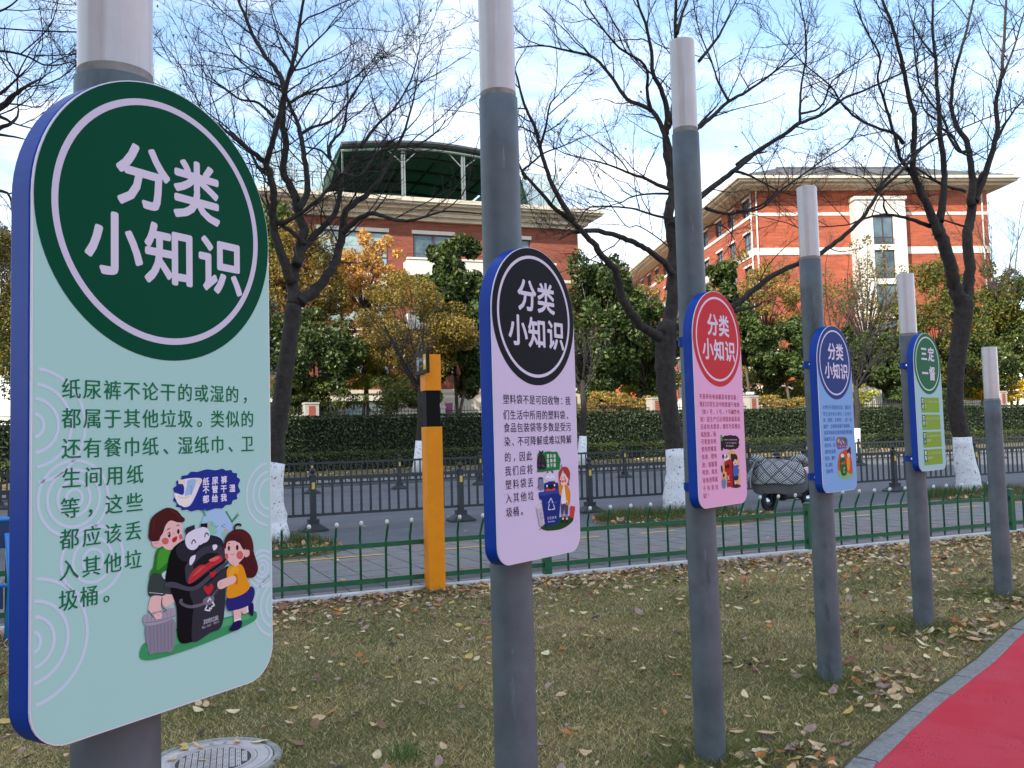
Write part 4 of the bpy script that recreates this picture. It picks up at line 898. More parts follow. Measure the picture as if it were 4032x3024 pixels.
# ---- print on sign 4
D = Draw(3, lambda x, y: (3240 + x/5.183, 1550 + y/5.183), -.0016)
D.p('#86b878', (310,1560), (380,1480), (520,1480), (600,1560), (600,1680), (520,1740), (380,1730), (310,1660)); D.p('#7a5a84', (280,910), (340,885), (440,890), (490,930), (500,1010), (480,1110), (400,1120), (310,1130), (275,1040)); D.e('#d2a850', 315, 960, 24, 40); D.e('#3f6a50', 450, 940, 32, 45); D.l('#e2d6de', .006, (355,975), (375,1030)); D.l('#e2d6de', .006, (395,960), (430,1010)); D.text('#dcccdc', '大骨头不要', (320,1080), (470,1080), .0105, .03)
D.p('#c4552c', (345,1210), (400,1180), (440,1140), (500,1150), (570,1290), (600,1500), (590,1640), (480,1600), (320,1570), (300,1450), (320,1300)); D.p('#24602e', (345,1320), (420,1290), (470,1360), (485,1480), (480,1640), (420,1680), (370,1640), (340,1460)); D.e('#e8dce0', 395, 1265, 34, 40); D.p('#e29a3c', (480,1320), (540,1310), (545,1480), (520,1590), (490,1480)); D.p('#b02c2c', (440,1370), (470,1345), (480,1420), (440,1440)); D.p('#c8553c', (365,1420), (440,1385), (450,1420), (380,1445)); D.p('#5a1c26', (490,1160), (520,1120), (545,1080), (565,1130), (565,1260), (540,1230), (490,1210)); D.e('#eab9b0', 520, 1255, 30, 48); D.l('#cfe0c8', .004, (415,1525), (445,1510), (420,1560), (445,1600), (415,1595))
D.b.build('printed_illustration', M_print, s4)
# ---- boxes on sign 5
for q, (a, c, t1, t2, t3) in enumerate([(-.274, -.394, '定点', '每个小区设一组垃圾', '投放点'), (-.411, -.5325, '定时', '设置每天定时投放垃', '时段'), (-.5495, -.6725, '定人', '有人在投放点指导分类', '投放垃圾习惯'), (-.689, -.8125, '督导', '督导志愿者监督居民', '准确分类投放一段')]):
    b = MB(); u0 = -.160 + .001*q; cpoly(b, [(u0, a), (.178+.002*q, a), (.18+.002*q, c), (u0, c)], -.0012, '#85a83c'); bx = b.build('text_box', M_print, s5)
    b = MB(); r0 = u0+.004; r1 = r0+.052; e_ = a-.102
    cpoly(b, [(r0, a), (r1, a), (r1, e_), ((r0+r1)/2, e_+.012), (r0, e_)], -.0015, '#1f5a3c'); b.build('ribbon', M_print, bx)
    b = MB(); b.col = srgb('#d6e4d8')
    for k, ch in enumerate(t1): put_char(b, ch, (r0+r1)/2, a-.026-.044*k, .038, .040, -.0018, .03)
    b.col = srgb('#c0cc94'); row(b, t2, r1+.006, .168, a-.032, .024, -.0018, .012, .022); row(b, t3, r1+.006, r1+.006+.013*len(t3), a-.068, .024, -.0018, .012, .022)
    b.build('lettering', M_print, bx)

# ------------------------------------------------------------------ green fence
fence = empty('garden_fence', rd(0, 0, 0), R(24), 'low green metal fence with white ball tips along the lawn', 'fence')
def flo(px, py):
    p = onground(px, py); return rs_of(p.x, p.y)
posts_s = [flo(2158, 2275), flo(3172, 2172), flo(3985, 2098)]
pitch = (posts_s[2]-posts_s[0])/2
allp = [posts_s[0]-2*pitch-.0, posts_s[0]-pitch, *posts_s, posts_s[2]+pitch]
pm_ = MB(); pm_.box(-.045, .045, -.045, .045, 0, .66); pm_.add([(-.05,-.05,.66), (.05,-.05,.66), (.05,.05,.66), (-.05,.05,.66), (-.05,-.05,.675), (.05,-.05,.675), (.05,.05,.675), (-.05,.05,.675), (0,0,.695)], [(0,3,2,1), (0,1,5,4), (1,2,6,5), (2,3,7,6), (3,0,4,7), (4,5,8), (5,6,8), (6,7,8), (7,4,8)])
post_me = pm_.mesh('post', M_green)
bm_ = MB()
bal_me = []
for q in range(4):
    bm_ = MB(); w = .0125; sh = .004*(q-1.5)
    bm_.tube([(0, 0, .06), (0, 0, .58), (sh, -.012, .63), (sh, -.042, .69), (sh*2, -.070, .75), (sh*2, -.080, .785)], .0140, 8)
    bal_me.append(bm_.mesh('baluster', M_green))
cm = MB(); cm.lathe([(.0, -.018), (.016, -.016), (.021, 0), (.0205, .014), (.014, .028), (.0001, .034)], 12); cap_me = cm.mesh('tip_cap', M_white)
for a, c in zip(allp[:-1], allp[1:]):
    na, nc = kerb_n(a), kerb_n(c)
    for z in (.155, .545):
        bb = MB(); bb.bar((a, na, z), (c, nc, z), .026, .052); bb.build('rail', M_green, fence)
    nb = 13
    for k in range(1, nb+1):
        t = k/(nb+1); s_ = a+(c-a)*t; o = inst('baluster', bal_me[rnd.randrange(4)], fence, (s_, na+(nc-na)*t - .0, 0), (rnd.uniform(-.012, .012), rnd.uniform(-.008, .008), rnd.uniform(-.12, .12)))
        inst('tip_cap', cap_me, o, (0, -.082, .795), (.3, 0, 0))
for a in allp: inst('post', post_me, fence, (a, kerb_n(a), 0))

# ------------------------------------------------------------------ road railings
def railing(n0, s0, count, step, label, dz=0):
    root = empty('road_railing', rd(s0, n0, 0), R(24), label, 'railing')
    b = MB(); b.box(-.055, .055, -.055, .055, .16, 1.04); b.box(-.10, .10, -.10, .10, .12, .22)
    b.add([(-.26,-.20,0), (.26,-.20,0), (.26,.20,0), (-.26,.20,0), (-.26,-.20,.03), (.26,-.20,.03), (.26,.20,.03), (-.26,.20,.03), (-.11,-.11,.13), (.11,-.11,.13), (.11,.11,.13), (-.11,.11,.13)], [(0,1,5,4), (1,2,6,5), (2,3,7,6), (3,0,4,7), (4,5,9,8), (5,6,10,9), (6,7,11,10), (7,4,8,11), (8,9,10,11)])
    b.lathe([(.07, 1.04), (.075, 1.055), (.07, 1.07), (.035, 1.09), (.03, 1.10), (.05, 1.12), (.06, 1.15), (.052, 1.18), (.03, 1.205), (.0001, 1.212)], 14)
    pme = b.mesh('post', M_rail)
    b = MB(); b.box(-.022, .022, -.012, .012, .30, 1.0); bme = b.mesh('baluster', M_rail)
    b = MB(); b.box(-.03, .03, -.062, -.054, .80, .93); rme = b.mesh('reflector', M_yrefl)
    for i in range(count):
        o = inst('post', pme, root, (i*step, 0, 0)); inst('reflector', rme, o); 
        if i == count-1: break
        for z, h in ((1.0, .07), (.30, .05)):
            bb = MB(); bb.box(i*step+.055, (i+1)*step-.055, -.025, .025, z-h/2, z+h/2); bb.build('rail', M_rail, root)
        nb = 15
        for k in range(nb): inst('baluster', bme, root, (i*step + step*(k+1)/(nb+1), 0, 0))
    return root
sn = rs_of(-3.906, 17.227); st_ = (rs_of(12.779, 24.706) - sn)/6
railing(7.64, sn-3*st_, 16, st_, 'near dark grey steel railing standing on the asphalt behind the street trees')
sf = rs_of(-6.613, 29.464)
railing(20.4, sf-4*3.05, 20, 3.05, 'far dark grey steel railing along the other side of the road')

# ------------------------------------------------------------------ orange post with toilet sign
oy = R(22); op = empty('sign_post', (-.925, 10.06, 0), oy, 'square orange post with a black band near the top, standing in the lawn', 'post')
w = .095
zt1 = at(1720, 1396, 10.03).z; zb1 = at(1720, 1538, 10.03).z; zb2 = at(1720, 1680, 10.03).z
def bbox_(z0, z1, ww, M, nm):
    b = MB(); b.box(-ww, ww, -ww, ww, z0, z1); o = b.build(nm, M, op); mo = o.modifiers.new('bevel', 'BEVEL'); mo.width = .003; mo.segments = 2; return o
bbox_(-.03, zb2, w, M_orange, 'shaft'); bbox_(zb2+.001, zb1-.001, w*.84, M_black, 'black_band'); bbox_(zb1, zt1, w, M_orange, 'head')
tp = empty('toilet_sign', (-.925, 10.06, 0), oy, 'small dark brown flag sign pointing to the toilet on top of the orange post', 'sign')
zc_ = at(1690, 1430, 10.0).z
b = MB(); b.box(-.135, -.098, -.30, .17, zc_-.125, zc_+.125); pl_ = b.build('plate', M_brownp, tp)
# print on the outer face (facing -x local)
def toilet_print():
    b = MB(); x = -.1355
    def quad(y0, y1, z0, z1, col, xx):
        b.col = srgb(col); b.poly([(xx, y1, z0), (xx, y0, z0), (xx, y0, z1), (xx, y1, z1)])
    # local: left in the photograph is +y (far end), right is -y (near end)
    quad(-.285, -.175, zc_-.085, zc_+.085, '#d8b82e', x-.0004)
    for yy in (.065, .02):
        quad(yy-.014, yy+.014, zc_-.02, zc_+.045, '#d9d8dc', x-.0004); quad(yy-.011, yy-.003, zc_-.085, zc_-.02, '#d9d8dc', x-.0004); quad(yy+.003, yy+.011, zc_-.085, zc_-.02, '#d9d8dc', x-.0004)
        b.col = srgb('#d9d8dc'); b.poly([(x-.0004, yy-.012*math.cos(a), zc_+.062+.012*math.sin(a)) for a in [k*math.pi/6 for k in range(12)]])
    b.col = srgb('#ecebe8')
    b.poly([(x-.0008, -.185, zc_+.014), (x-.0008, -.185, zc_-.014), (x-.0008, -.235, zc_-.014), (x-.0008, -.235, zc_+.014)])
    b.poly([(x-.0008, -.225, zc_+.055), (x-.0008, -.225, zc_+.015), (x-.0008, -.245, zc_+.0), (x-.0008, -.28, zc_)]); b.poly([(x-.0008, -.225, zc_-.055), (x-.0008, -.28, zc_), (x-.0008, -.245, zc_), (x-.0008, -.225, zc_-.015)])
    def txt(t, y0, step, z, em):
        b.col = srgb('#d9d8dc')
        for k, ch in enumerate(t):
            vs, fs = glyph(ch, 0); b.add([(x-.0004, y0 - k*step - vx*em, z + (vz-.37)*em) for vx, vz, _ in vs], fs)
    txt('洗手间', -.02, .046, zc_+.03, .046); txt('TOILET', -.04, .016, zc_-.04, .024)
    b.build('lettering', M_print, pl_)
toilet_print()
b = MB()
for z in (-.05, .0, .06): b.box(-.165, -.135, .12, .135, zc_+z-.004, zc_+z+.004)
b.build('bracket', M_rail, tp)

# ------------------------------------------------------------------ manhole
mh = empty('manhole_cover', (-1.66, 4.87, 0), .3, 'round pale concrete manhole cover with a basket weave pattern in the lawn', 'manhole cover')
b = MB(); b.lathe([(.355, -.03), (.357, .012), (.35, .018), (.318, .018), (.316, -.01)], 60); b.build('frame_ring', M_manr, mh)
b = MB(); b.lathe([(.311, -.02), (.309, .014), (.306, .016), (.215, .016), (.212, .010), (.205, .010), (.202, .016), (.196, .0105), (.0001, .0105)], 60); cov = b.build('cover', M_manh, mh)
b = MB(); b.lathe([(.195, .0112), (.0001, .0112)], 48); b.build('dark_recess', M_groove, cov)
b = MB()
for i in range(-7, 8):
    for j in range(-7, 8):
        cx, cy = i*.032, j*.032
        if math.hypot(cx, cy) > .185: continue
        if (i+j) % 2: 
            for k in (-.010, 0, .010): b.box(cx-.013, cx+.013, cy+k-.0036, cy+k+.0036, .0105, .017)
        else:
            for k in (-.010, 0, .010): b.box(cx+k-.0036, cx+k+.0036, cy-.013, cy+.013, .0105, .017)
tag(b.build('weave_relief', M_manh, cov), kind='stuff')
b = MB()
for a0, a1, r0, r1 in ((1.0, 2.6, .225, .228), (1.0, 2.6, .288, .291), (-1.2, .4, .225, .228), (-1.2, .4, .288, .291)):
    n_ = 24
    for k in range(n_):
        a, c = a0+(a1-a0)*k/n_, a0+(a1-a0)*(k+1)/n_
        b.poly([(r0*math.cos(a), r0*math.sin(a), .0166), (r1*math.cos(a), r1*math.sin(a), .0166), (r1*math.cos(c), r1*math.sin(c), .0166), (r0*math.cos(c), r0*math.sin(c), .0166)])
for k, ch in enumerate('2011'):
    a = 1.35 + .28*k; vs, fs = glyph('2017'[k] if k != 3 else '0', .0); ca, sa = math.cos(a), math.sin(a)
    ch2 = '2010'[k]; vs, fs = glyph(ch2, 0)
    b.add([(ca*(.240+vz*.05) + sa*(vx-.3)*.05, sa*(.240+vz*.05) - ca*(vx-.3)*.05, .0167) for vx, vz, _ in vs], fs)
b.build('inscription', M_groove, cov)
# ------------------------------------------------------------------ bare street trees
def limb3(pts, Y0, r0, r1, dY=0.0, curve=None):
    """pts: pixels (x, y) from thick to thin; depth drifts by dY along it"""
    n = len(pts); P = []; rad = []
    for i, (x, y) in enumerate(pts):
        t = i/(n-1); P.append(at(x, y, Y0 + dY*t + .12*math.sin(i*1.7+x*.01)*t)); rad.append(r0 + (r1-r0)*t)
    # smooth
    Q = []; Rr = []
    for i in range(n-1):
        p0 = P[max(0, i-1)]; p1 = P[i]; p2 = P[i+1]; p3 = P[min(n-1, i+2)]
        for k in range(4):
            t = k/4; Q.append(.5*((2*p1)+(p2-p0)*t+(2*p0-5*p1+4*p2-p3)*t*t+(3*p1-p0-3*p2+p3)*t**3)); Rr.append(rad[i]+(rad[i+1]-rad[i])*t)
    Q.append(P[-1]); Rr.append(rad[-1]); return Q, Rr
def jitter(Q, Rr, rr, amp):
    return [q + Vector((rr.uniform(-1, 1), rr.uniform(-1, 1), rr.uniform(-1, 1)))*amp*r for q, r in zip(Q, Rr)]
def shoot(rr, p, d, L, segs, wob, up):
    pts = [p.copy()]; d = d.normalized()
    for i in range(segs):
        d = (d + Vector((rr.gauss(0, wob), rr.gauss(0, wob), rr.gauss(0, wob) + up))).normalized()
        pts.append(pts[-1] + d*(L/segs))
    return pts
def side_dir(rr, d, ang):
    o = d.orthogonal().normalized(); a = rr.uniform(0, 6.283); o = o*math.cos(a) + d.cross(o)*math.sin(a)
    return (d*math.cos(ang) + o*math.sin(ang)).normalized()
def twigs(b, leaves, rr, Q, Rr, dens, scale=1.0, leafp=.01, t0=.0):
    """level one, two and three twigs along a limb"""
    L = 0; acc = 0
    n = len(Q)
    for i in range(n-1):
        seg = (Q[i+1]-Q[i]); sl = seg.length; acc += sl*dens
        tpos = i/(n-1)
        if tpos < t0: acc = 0; continue
        while acc > 1:
            acc -= 1
            p = Q[i] + seg*rr.random(); d = side_dir(rr, seg.normalized(), rr.uniform(.5, 1.1)); d.z = abs(d.z)*.7+.15 if rr.random() < .8 else d.z
            L1 = scale*rr.uniform(.7, 2.0); r1 = min(Rr[i]*.5, .013*scale)
            P1 = shoot(rr, p, d, L1, 6, .16, .05); b.tube(P1, [r1*(1-.7*k/6)+.0025 for k in range(7)], 4, False)
            m_ = int(L1/.13/scale)
            for k in range(m_):
                t = (k+.6)/m_*6; j = min(5, int(t)); q = P1[j].lerp(P1[j+1], t-j); dd = side_dir(rr, (P1[j+1]-P1[j]).normalized(), rr.uniform(.45, .95)); dd.z += .15
                L2 = scale*rr.uniform(.22, .75)*(1-.45*t/6)
                P2 = shoot(rr, q, dd, L2, 3, .16, .04); b.tube(P2, [.0038, .003, .0024, .0018], 3, False)
                for h_ in range(int(L2/.095)+1):
                    t2 = rr.uniform(.3, 3); j2 = min(2, int(t2)); q2 = P2[j2].lerp(P2[j2+1], t2-j2); d2 = side_dir(rr, (P2[j2+1]-P2[j2]).normalized(), rr.uniform(.4, .9))
                    P3 = shoot(rr, q2, d2, scale*rr.uniform(.08, .30), 2, .15, .04); b.tube(P3, [.0026, .0022, .0015], 3, False)
                    if rr.random() < leafp: leaves.append(P3[-1])
def leaf_quads(pts, size, cols, rr_scale=.5):
    N = len(pts); P = np.array([p[:] for p in pts]); a = rs.normal(0, 1, (N, 3)); a /= np.linalg.norm(a, axis=1)[:, None]
    c = np.cross(a, rs.normal(0, 1, (N, 3))); c /= np.linalg.norm(c, axis=1)[:, None]; s_ = size*rs.uniform(.6, 1.2, (N, 1))
    V = np.stack([P - a*s_*.5, P + c*s_*.28, P + a*s_*.5, P - c*s_*.28], 1); return V, pal(cols, N, .2)
def bare_tree(name, base_px, trunk, Y0, limbs, label, seed, wash_px=None, dens=2.6, leafp=.012, extra=None, leafcols=('#8a8a3a', '#b09a3c', '#6f7d34')):
    rr = random.Random(seed)
    p0 = onground(*base_px, 0.02); root = empty(name, (p0.x, p0.y, 0), 0, label, 'tree', 'leafless street trees with whitewashed trunks')
    b = MB(); Q, Rr = trunk; Q = list(Q) + [Q[-1] + Vector((0, 0, Rr[-1]*.55)), Q[-1] + Vector((0, 0, Rr[-1]*.8))]; Rr = list(Rr) + [Rr[-1]*.72, Rr[-1]*.15]
    b2 = []
    off = Vector((p0.x, p0.y, 0))
    Qj = jitter(Q, Rr, rr, .08); b.tube([q-off for q in Qj], Rr, 14); b.build('trunk', M_bark, root)
    if wash_px:
        zt = wash_px; w_ = MB(); pts = []; rad = []
        for q, r_ in zip(Qj, Rr):
            if q.z < zt: pts.append(q-off); rad.append(r_+.006)
        w_.tube(pts, rad, 22); wo = w_.build('whitewash', M_wash, root)
    leaves = []; bt = MB()
    for (Q, Rr, d_) in limbs:
        Qj = jitter(Q, Rr, rr, .2); bl = MB(); Rr = [r_*(1-.17*min(1, k_/7)) for k_, r_ in enumerate(Rr)]; bl.tube([q-off for q in Qj], Rr, 8); bl.build('limb', M_bark, root)
        if d_ > 0: twigs(bt, leaves, rr, [q-off for q in Qj], Rr, dens*d_, 1.0, leafp, .08)
        # tip continues as twigs
        P1 = shoot(rr, Qj[-1]-off, (Qj[-1]-Qj[-2]), .9, 5, .12, .05); bt.tube(P1, [max(.004, Rr[-1]*(1-k/6)) for k in range(6)], 4, False); twigs(bt, leaves, rr, P1, [.01]*6, dens*1.6, .7, leafp)
    tag(bt.build('twigs', M_bark, root), kind='stuff')
    if leaves:
        V, C = leaf_quads(leaves, .085, leafcols); me = fast_mesh('remaining_leaves', V, 4, M_leaf, C); o = inst('remaining_leaves', me, root); tag(o, kind='stuff')
    return root
cA = lambda x, y: (800 + x/1.3825, y/1.3825)
cB = lambda x, y: (2000 + x/1.2764, y/1.2764)
cB2 = lambda x, y: (2200 + x/1.659, 600 + y/1.659)
cC = lambda x, y: (2900 + x/1.2765, y/1.2765)
cC2 = lambda x, y: (2900 + x/1.508, 600 + y/1.508)
def LB(conv, pts, Y0, r0, r1, dY=0, d=1.0):
    Q, Rr = limb3([conv(*p) for p in pts], Y0, r0, r1, dY); return (Q, Rr, d)
def trunk_of(px, Y0, rads):
    P = [at(x, y, Y0) for x, y in px]; P[0].z = -.05; Q = []; Rr = []; n = len(P)
    for i in range(n-1):
        p0_ = P[max(0, i-1)]; p1 = P[i]; p2 = P[i+1]; p3 = P[min(n-1, i+2)]
        for k in range(5):
            t = k/5; Q.append(.5*((2*p1)+(p2-p0_)*t+(2*p0_-5*p1+4*p2-p3)*t*t+(3*p1-p0_-3*p2+p3)*t**3)); Rr.append(rads[i]+(rads[i+1]-rads[i])*t)
    Q.append(P[-1]); Rr.append(rads[-1]); return Q, Rr
# tree behind the green sign
YA = 14.9
tA = trunk_of([(1052, 2165), (1056, 2050), (1062, 1900), (1088, 1700), (1118, 1500), (1140, 1350), (1155, 1210)], YA, [.40, .315, .215, .16, .142, .135, .14])
LA = [LB(cA, [(490,1660), (488,1560), (500,1450), (530,1360), (545,1250), (515,1150), (500,1080), (470,1010), (435,930), (450,800), (430,650), (440,480), (400,380), (340,310), (270,190), (230,90), (190,0), (160,-120)], YA, .125, .022, 1.2, .9),
  LB(cA, [(480,1540), (430,1400), (390,1260), (375,1160), (385,1080), (370,960), (345,890), (375,790), (410,660), (430,560), (460,430), (500,300), (520,150), (545,0), (550,-150)], YA, .095, .020, -1.3, .8),
  LB(cA, [(345,890), (270,830), (190,770), (110,700), (60,660)], YA-.4, .05, .018, -1, .9), LB(cA, [(370,960), (300,910), (240,800), (150,720)], YA-.5, .04, .015, .8, .7),
  LB(cA, [(510,1440), (545,1360), (600,1290), (660,1230), (715,1160), (745,1060), (760,960), (800,900), (900,860), (1010,810), (1180,780), (1290,700)], YA, .085, .014, 1.5, 1),
  LB(cA, [(530,1640), (600,1590), (660,1520), (710,1440), (745,1340), (762,1240), (768,1165), (830,1100), (900,1050), (950,990), (1000,900), (1060,790), (1100,700), (1140,560), (1170,400)], YA, .115, .014, 1.2, 1),
  LB(cA, [(765,1265), (820,1210), (900,1165), (960,1170), (1040,1195), (1130,1200), (1220,1175), (1320,1150), (1480,1160)], YA, .06, .012, -1, .55),
  LB(cA, [(560,1330), (480,1260), (410,1215), (375,1165)], YA+.1, .05, .03, -.1, .1),
  LB(cA, [(385,1225), (460,1200), (530,1160), (620,1090), (700,1010), (760,945), (850,960), (920,870)], YA-.2, .05, .016, -.6, .6),
  LB(cA, [(515,1140), (560,1060), (565,960), (545,830), (530,730), (510,660), (470,570), (448,490), (500,370), (560,280), (640,200), (720,120)], YA+.2, .07, .014, 1.6, 1),
  LB(cA, [(530,730), (600,690), (690,660), (790,560), (870,430)], YA+1, .035, .012, .6, 1), LB(cA, [(470,560), (560,510), (650,480), (760,460), (860,390)], YA+1, .032, .012, .5, 1),
  LB(cA, [(690,860), (685,800), (720,750), (770,690), (790,560), (880,420), (960,330)], YA+.8, .04, .011, .8, 1), LB(cA, [(750,960), (700,880), (640,820), (560,800)], YA, .035, .015, .4, .7),
  LB(cA, [(860,800), (930,700), (1030,600), (1110,480), (1150,380), (1180,250)], YA+1, .035, .012, 1, 1), LB(cA, [(440,480), (350,440), (260,380), (170,300), (120,220)], YA+.8, .03, .010, .5, 1), LB(cA, [(500,380), (440,280), (400,180), (370,60)], YA+.8, .028, .010, .5, 1),
  LB(cA, [(385,640), (300,560), (200,540), (110,480), (40,440)], YA-.5, .03, .010, -.3, 1)]
bare_tree('street_tree', (1052, 2150), tA, YA, LA, 'bare whitewashed street tree partly behind the large green sign', 11, at(1075, 1815, YA).z, 3.6, .008)
# tree behind the pink sign
YB = 18.84
tB = trunk_of([(2685, 2035), (2680, 1930), (2665, 1800), (2640, 1640), (2622, 1500), (2618, 1380), (2628, 1290)], YB, [.44, .34, .225, .19, .215, .225, .235])
LBs = [LB(cB2, [(700,1300), (720,1150), (738,1000), (745,830), (750,640), (735,520), (722,400), (740,250), (725,120), (700,0)], YB, .19, .10, .6, .05),
  LB(cB, [(820,830), (815,760), (790,680), (755,600), (700,540), (600,500), (530,400), (430,290), (300,255), (180,230), (50,240)], YB+.6, .09, .016, 1.2, 1.1),
  LB(cB, [(790,680), (800,560), (770,450), (730,370), (720,260), (700,150), (650,0), (630,-150)], YB+.6, .08, .02, -1, 1),
  LB(cB, [(720,560), (700,470), (690,330), (560,240), (450,110), (380,0)], YB+.5, .05, .014, -1.2, 1), LB(cB, [(800,640), (830,560), (850,420), (850,300), (842,150), (845,0), (850,-200)], YB+.6, .09, .03, 1, 1), LB(cB, [(850,170), (880,60), (930,-60)], YB+1, .05, .02, 1, 1),
  LB(cB2, [(690,1250), (640,1195), (560,1150), (480,1060), (430,990), (400,880), (360,760), (290,680), (220,590), (150,510), (60,430), (-30,360), (-120,260), (-210,160)], YB, .14, .035, -2.2, .35),
  LB(cB, [(330,1110), (250,980), (200,870), (165,760), (140,650), (100,570), (70,480), (50,400), (20,300)], YB-1.8, .06, .018, -.6, 1), LB(cB, [(160,740), (190,640), (210,530), (250,480)], YB-2, .03, .012, -.5, 1.2), LB(cB, [(90,900), (75,860), (120,820), (180,770), (260,740), (350,700)], YB-2, .035, .012, .5, 1),
  LB(cB2, [(745,800), (690,720), (600,650), (520,600), (420,560), (330,530), (240,510), (170,515)], YB, .075, .06, -1.2, .25), LB(cB2, [(735,640), (700,600), (620,540), (520,480), (440,480), (330,330)], YB, .02, .012, -1, 1),
  LB(cB2, [(725,240), (640,210), (560,170), (470,140), (390,105), (250,60), (80,20)], YB+.2, .05, .014, -1.2, 1), LB(cB2, [(725,270), (600,270), (480,290), (400,330), (280,360)], YB+.2, .03, .012, 1, 1), LB(cB2, [(722,430), (620,410), (500,370), (350,355), (200,360), (130,450)], YB+.2, .035, .014, -1, 1),
  LB(cB2, [(740,480), (820,380), (950,270), (1080,170), (1180,90), (1290,0)], YB+.2, .10, .06, .8, .3), LB(cC, [(0,830), (120,750), (250,670), (320,620), (420,580), (540,495), (640,455), (760,400), (880,340), (1010,250)], YB+1, .06, .016, .8, .8), LB(cC, [(318,610), (320,500), (330,400), (350,290), (350,180), (330,60), (300,-60)], YB+1.2, .035, .014, 1, 1), LB(cC, [(325,570), (420,540), (470,430), (500,390), (620,300), (700,230)], YB+1.2, .03, .012, 1, 1),
  LB(cB2, [(1130,120), (1220,140), (1300,180), (1430,245)], YB+.6, .04, .018, .5, .8),
  LB(cB, [(955,640), (1010,600), (1110,510), (1200,460), (1300,390), (1404,310), (1480,240)], YB+.5, .06, .015, 1.5, 1.1), LB(cB, [(1110,505), (1060,420), (1020,300), (960,150), (930,0)], YB+1, .035, .012, 1.2, 1), LB(cB, [(960,310), (1060,180), (1110,80), (1150,0)], YB+.7, .04, .014, .8, 1),
  LB(cB, [(820,600), (900,700), (955,640)], YB+.5, .07, .06, 0, 0),
  LB(cB2, [(955,360), (1040,390), (1130,400), (1240,375), (1330,340), (1430,260), (1560,170), (1660,100)], YB+.4, .045, .018, .5, .8), LB(cB2, [(960,490), (1030,470), (1100,500), (1150,570)], YB+.3, .022, .010, .5, .8),
  LB(cC2, [(-270,1130), (-120,960), (0,900), (110,810), (230,720), (370,660), (510,590), (620,510), (730,410), (800,310), (860,220), (960,130), (1060,20), (1140,-60)], YB-.2, .085, .030, .8, .35), LB(cC, [(700,960), (800,850), (890,770), (1000,700), (1120,650), (1240,600), (1400,540)], YB+.4, .035, .014, .8, .8), LB(cC2, [(370,660), (440,560), (400,470), (300,420), (180,390)], YB, .02, .009, .4, .8), LB(cC, [(0,1060), (120,1050), (220,960), (330,880), (440,800), (560,720), (620,620)], YB-.5, .03, .012, .5, .9),
  LB(cB, [(800,1660), (860,1640), (1000,1590), (1100,1560)], YB, .10, .088, -.15, 0)]
bare_tree('street_tree', (2685, 2020), tB, YB, LBs, 'bare whitewashed street tree behind the pink sign post, long low limb to the right', 23, at(2660, 1755, YB).z, 3.0, .008)
# tree behind the small green sign
YC = 22.0
tC = trunk_of([(3822, 1955), (3808, 1880), (3790, 1750), (3762, 1600), (3765, 1450), (3782, 1330), (3795, 1230), (3792, 1180)], YC, [.34, .27, .215, .19, .20, .21, .22, .21])
LCs = [LB(cC2, [(1350,920), (1310,830), (1280,720), (1255,600), (1215,500), (1185,420)], YC, .20, .17, -.4, 0), LB(cC2, [(1350,920), (1375,800), (1388,650), (1370,520), (1382,420), (1400,310)], YC, .17, .14, .6, 0),
  LB(cC, [(1010,1180), (985,1090), (920,950), (890,850), (890,700), (895,600), (865,480), (835,330), (790,150), (740,20), (700,-100)], YC-.4, .12, .03, -.8, .9), LB(cC, [(1020,1110), (1040,980), (1045,850), (1025,700), (1020,600), (1010,470), (1000,300), (985,120), (990,-60)], YC-.4, .11, .03, .6, 1),
  LB(cC, [(985,1110), (940,990), (870,860), (820,790), (800,700), (770,600), (740,500), (710,400), (720,280), (650,150), (590,0)], YC-.3, .07, .018, -1.2, 1), LB(cC, [(840,720), (790,670), (700,640), (600,590), (530,520), (470,430), (350,330), (250,230)], YC-.6, .05, .012, -1.4, 1),
  LB(cC, [(1150,1140), (1040,1105)], YC, .03, .02, 0, 0), LB(cC, [(1180,1030), (1185,900), (1170,760), (1150,700), (1100,620), (1080,520), (1100,350), (1150,180), (1190,0), (1210,-100)], YC+.4, .11, .022, 1, 1.1), LB(cC, [(1195,1020), (1240,890), (1280,780), (1310,660), (1305,520), (1330,400), (1345,200), (1355,0), (1370,-100)], YC+.6, .11, .024, .8, 1.1), LB(cC, [(1290,740), (1340,640), (1400,550), (1480,460)], YC+.8, .05, .016, .6, 1), LB(cC, [(1330,400), (1380,280), (1430,120), (1460,0)], YC+1, .04, .014, .8, 1.2),
  LB(cC, [(1170,760), (1120,760), (1070,690), (1040,600), (930,450), (900,300), (890,120), (920,0)], YC+.4, .05, .014, .6, 1.1), LB(cC, [(1000,290), (930,200), (880,100), (860,0)], YC, .03, .012, .8, 1.1), LB(cC, [(1000,600), (950,560), (930,500), (960,400), (1010,340)], YC, .03, .012, .8, 1),
  LB(cC, [(985,1140), (900,1110), (830,1090), (760,1078), (700,1085), (620,1105), (560,1130), (430,1140)], YC-.2, .06, .015, -1, .6), LB(cC, [(760,1078), (740,1040), (740,1000), (700,960), (650,900), (590,880)], YC-.6, .03, .012, -.8, .8), LB(cC, [(1090,950), (1000,910), (900,880), (830,880), (700,880)], YC, .03, .012, -.8, .8), LB(cC, [(1150,960), (1040,930), (960,880), (910,850)], YC, .045, .025, -.5, .5), LB(cC, [(1020,640), (1080,680), (1130,760), (1160,780)], YC, .035, .03, .3, .3)]
bare_tree('street_tree', (3822, 1943), tC, YC, LCs, 'bare whitewashed street tree with forked trunk behind the small green sign', 31, at(3780, 1700, YC).z, 3.0, .02)
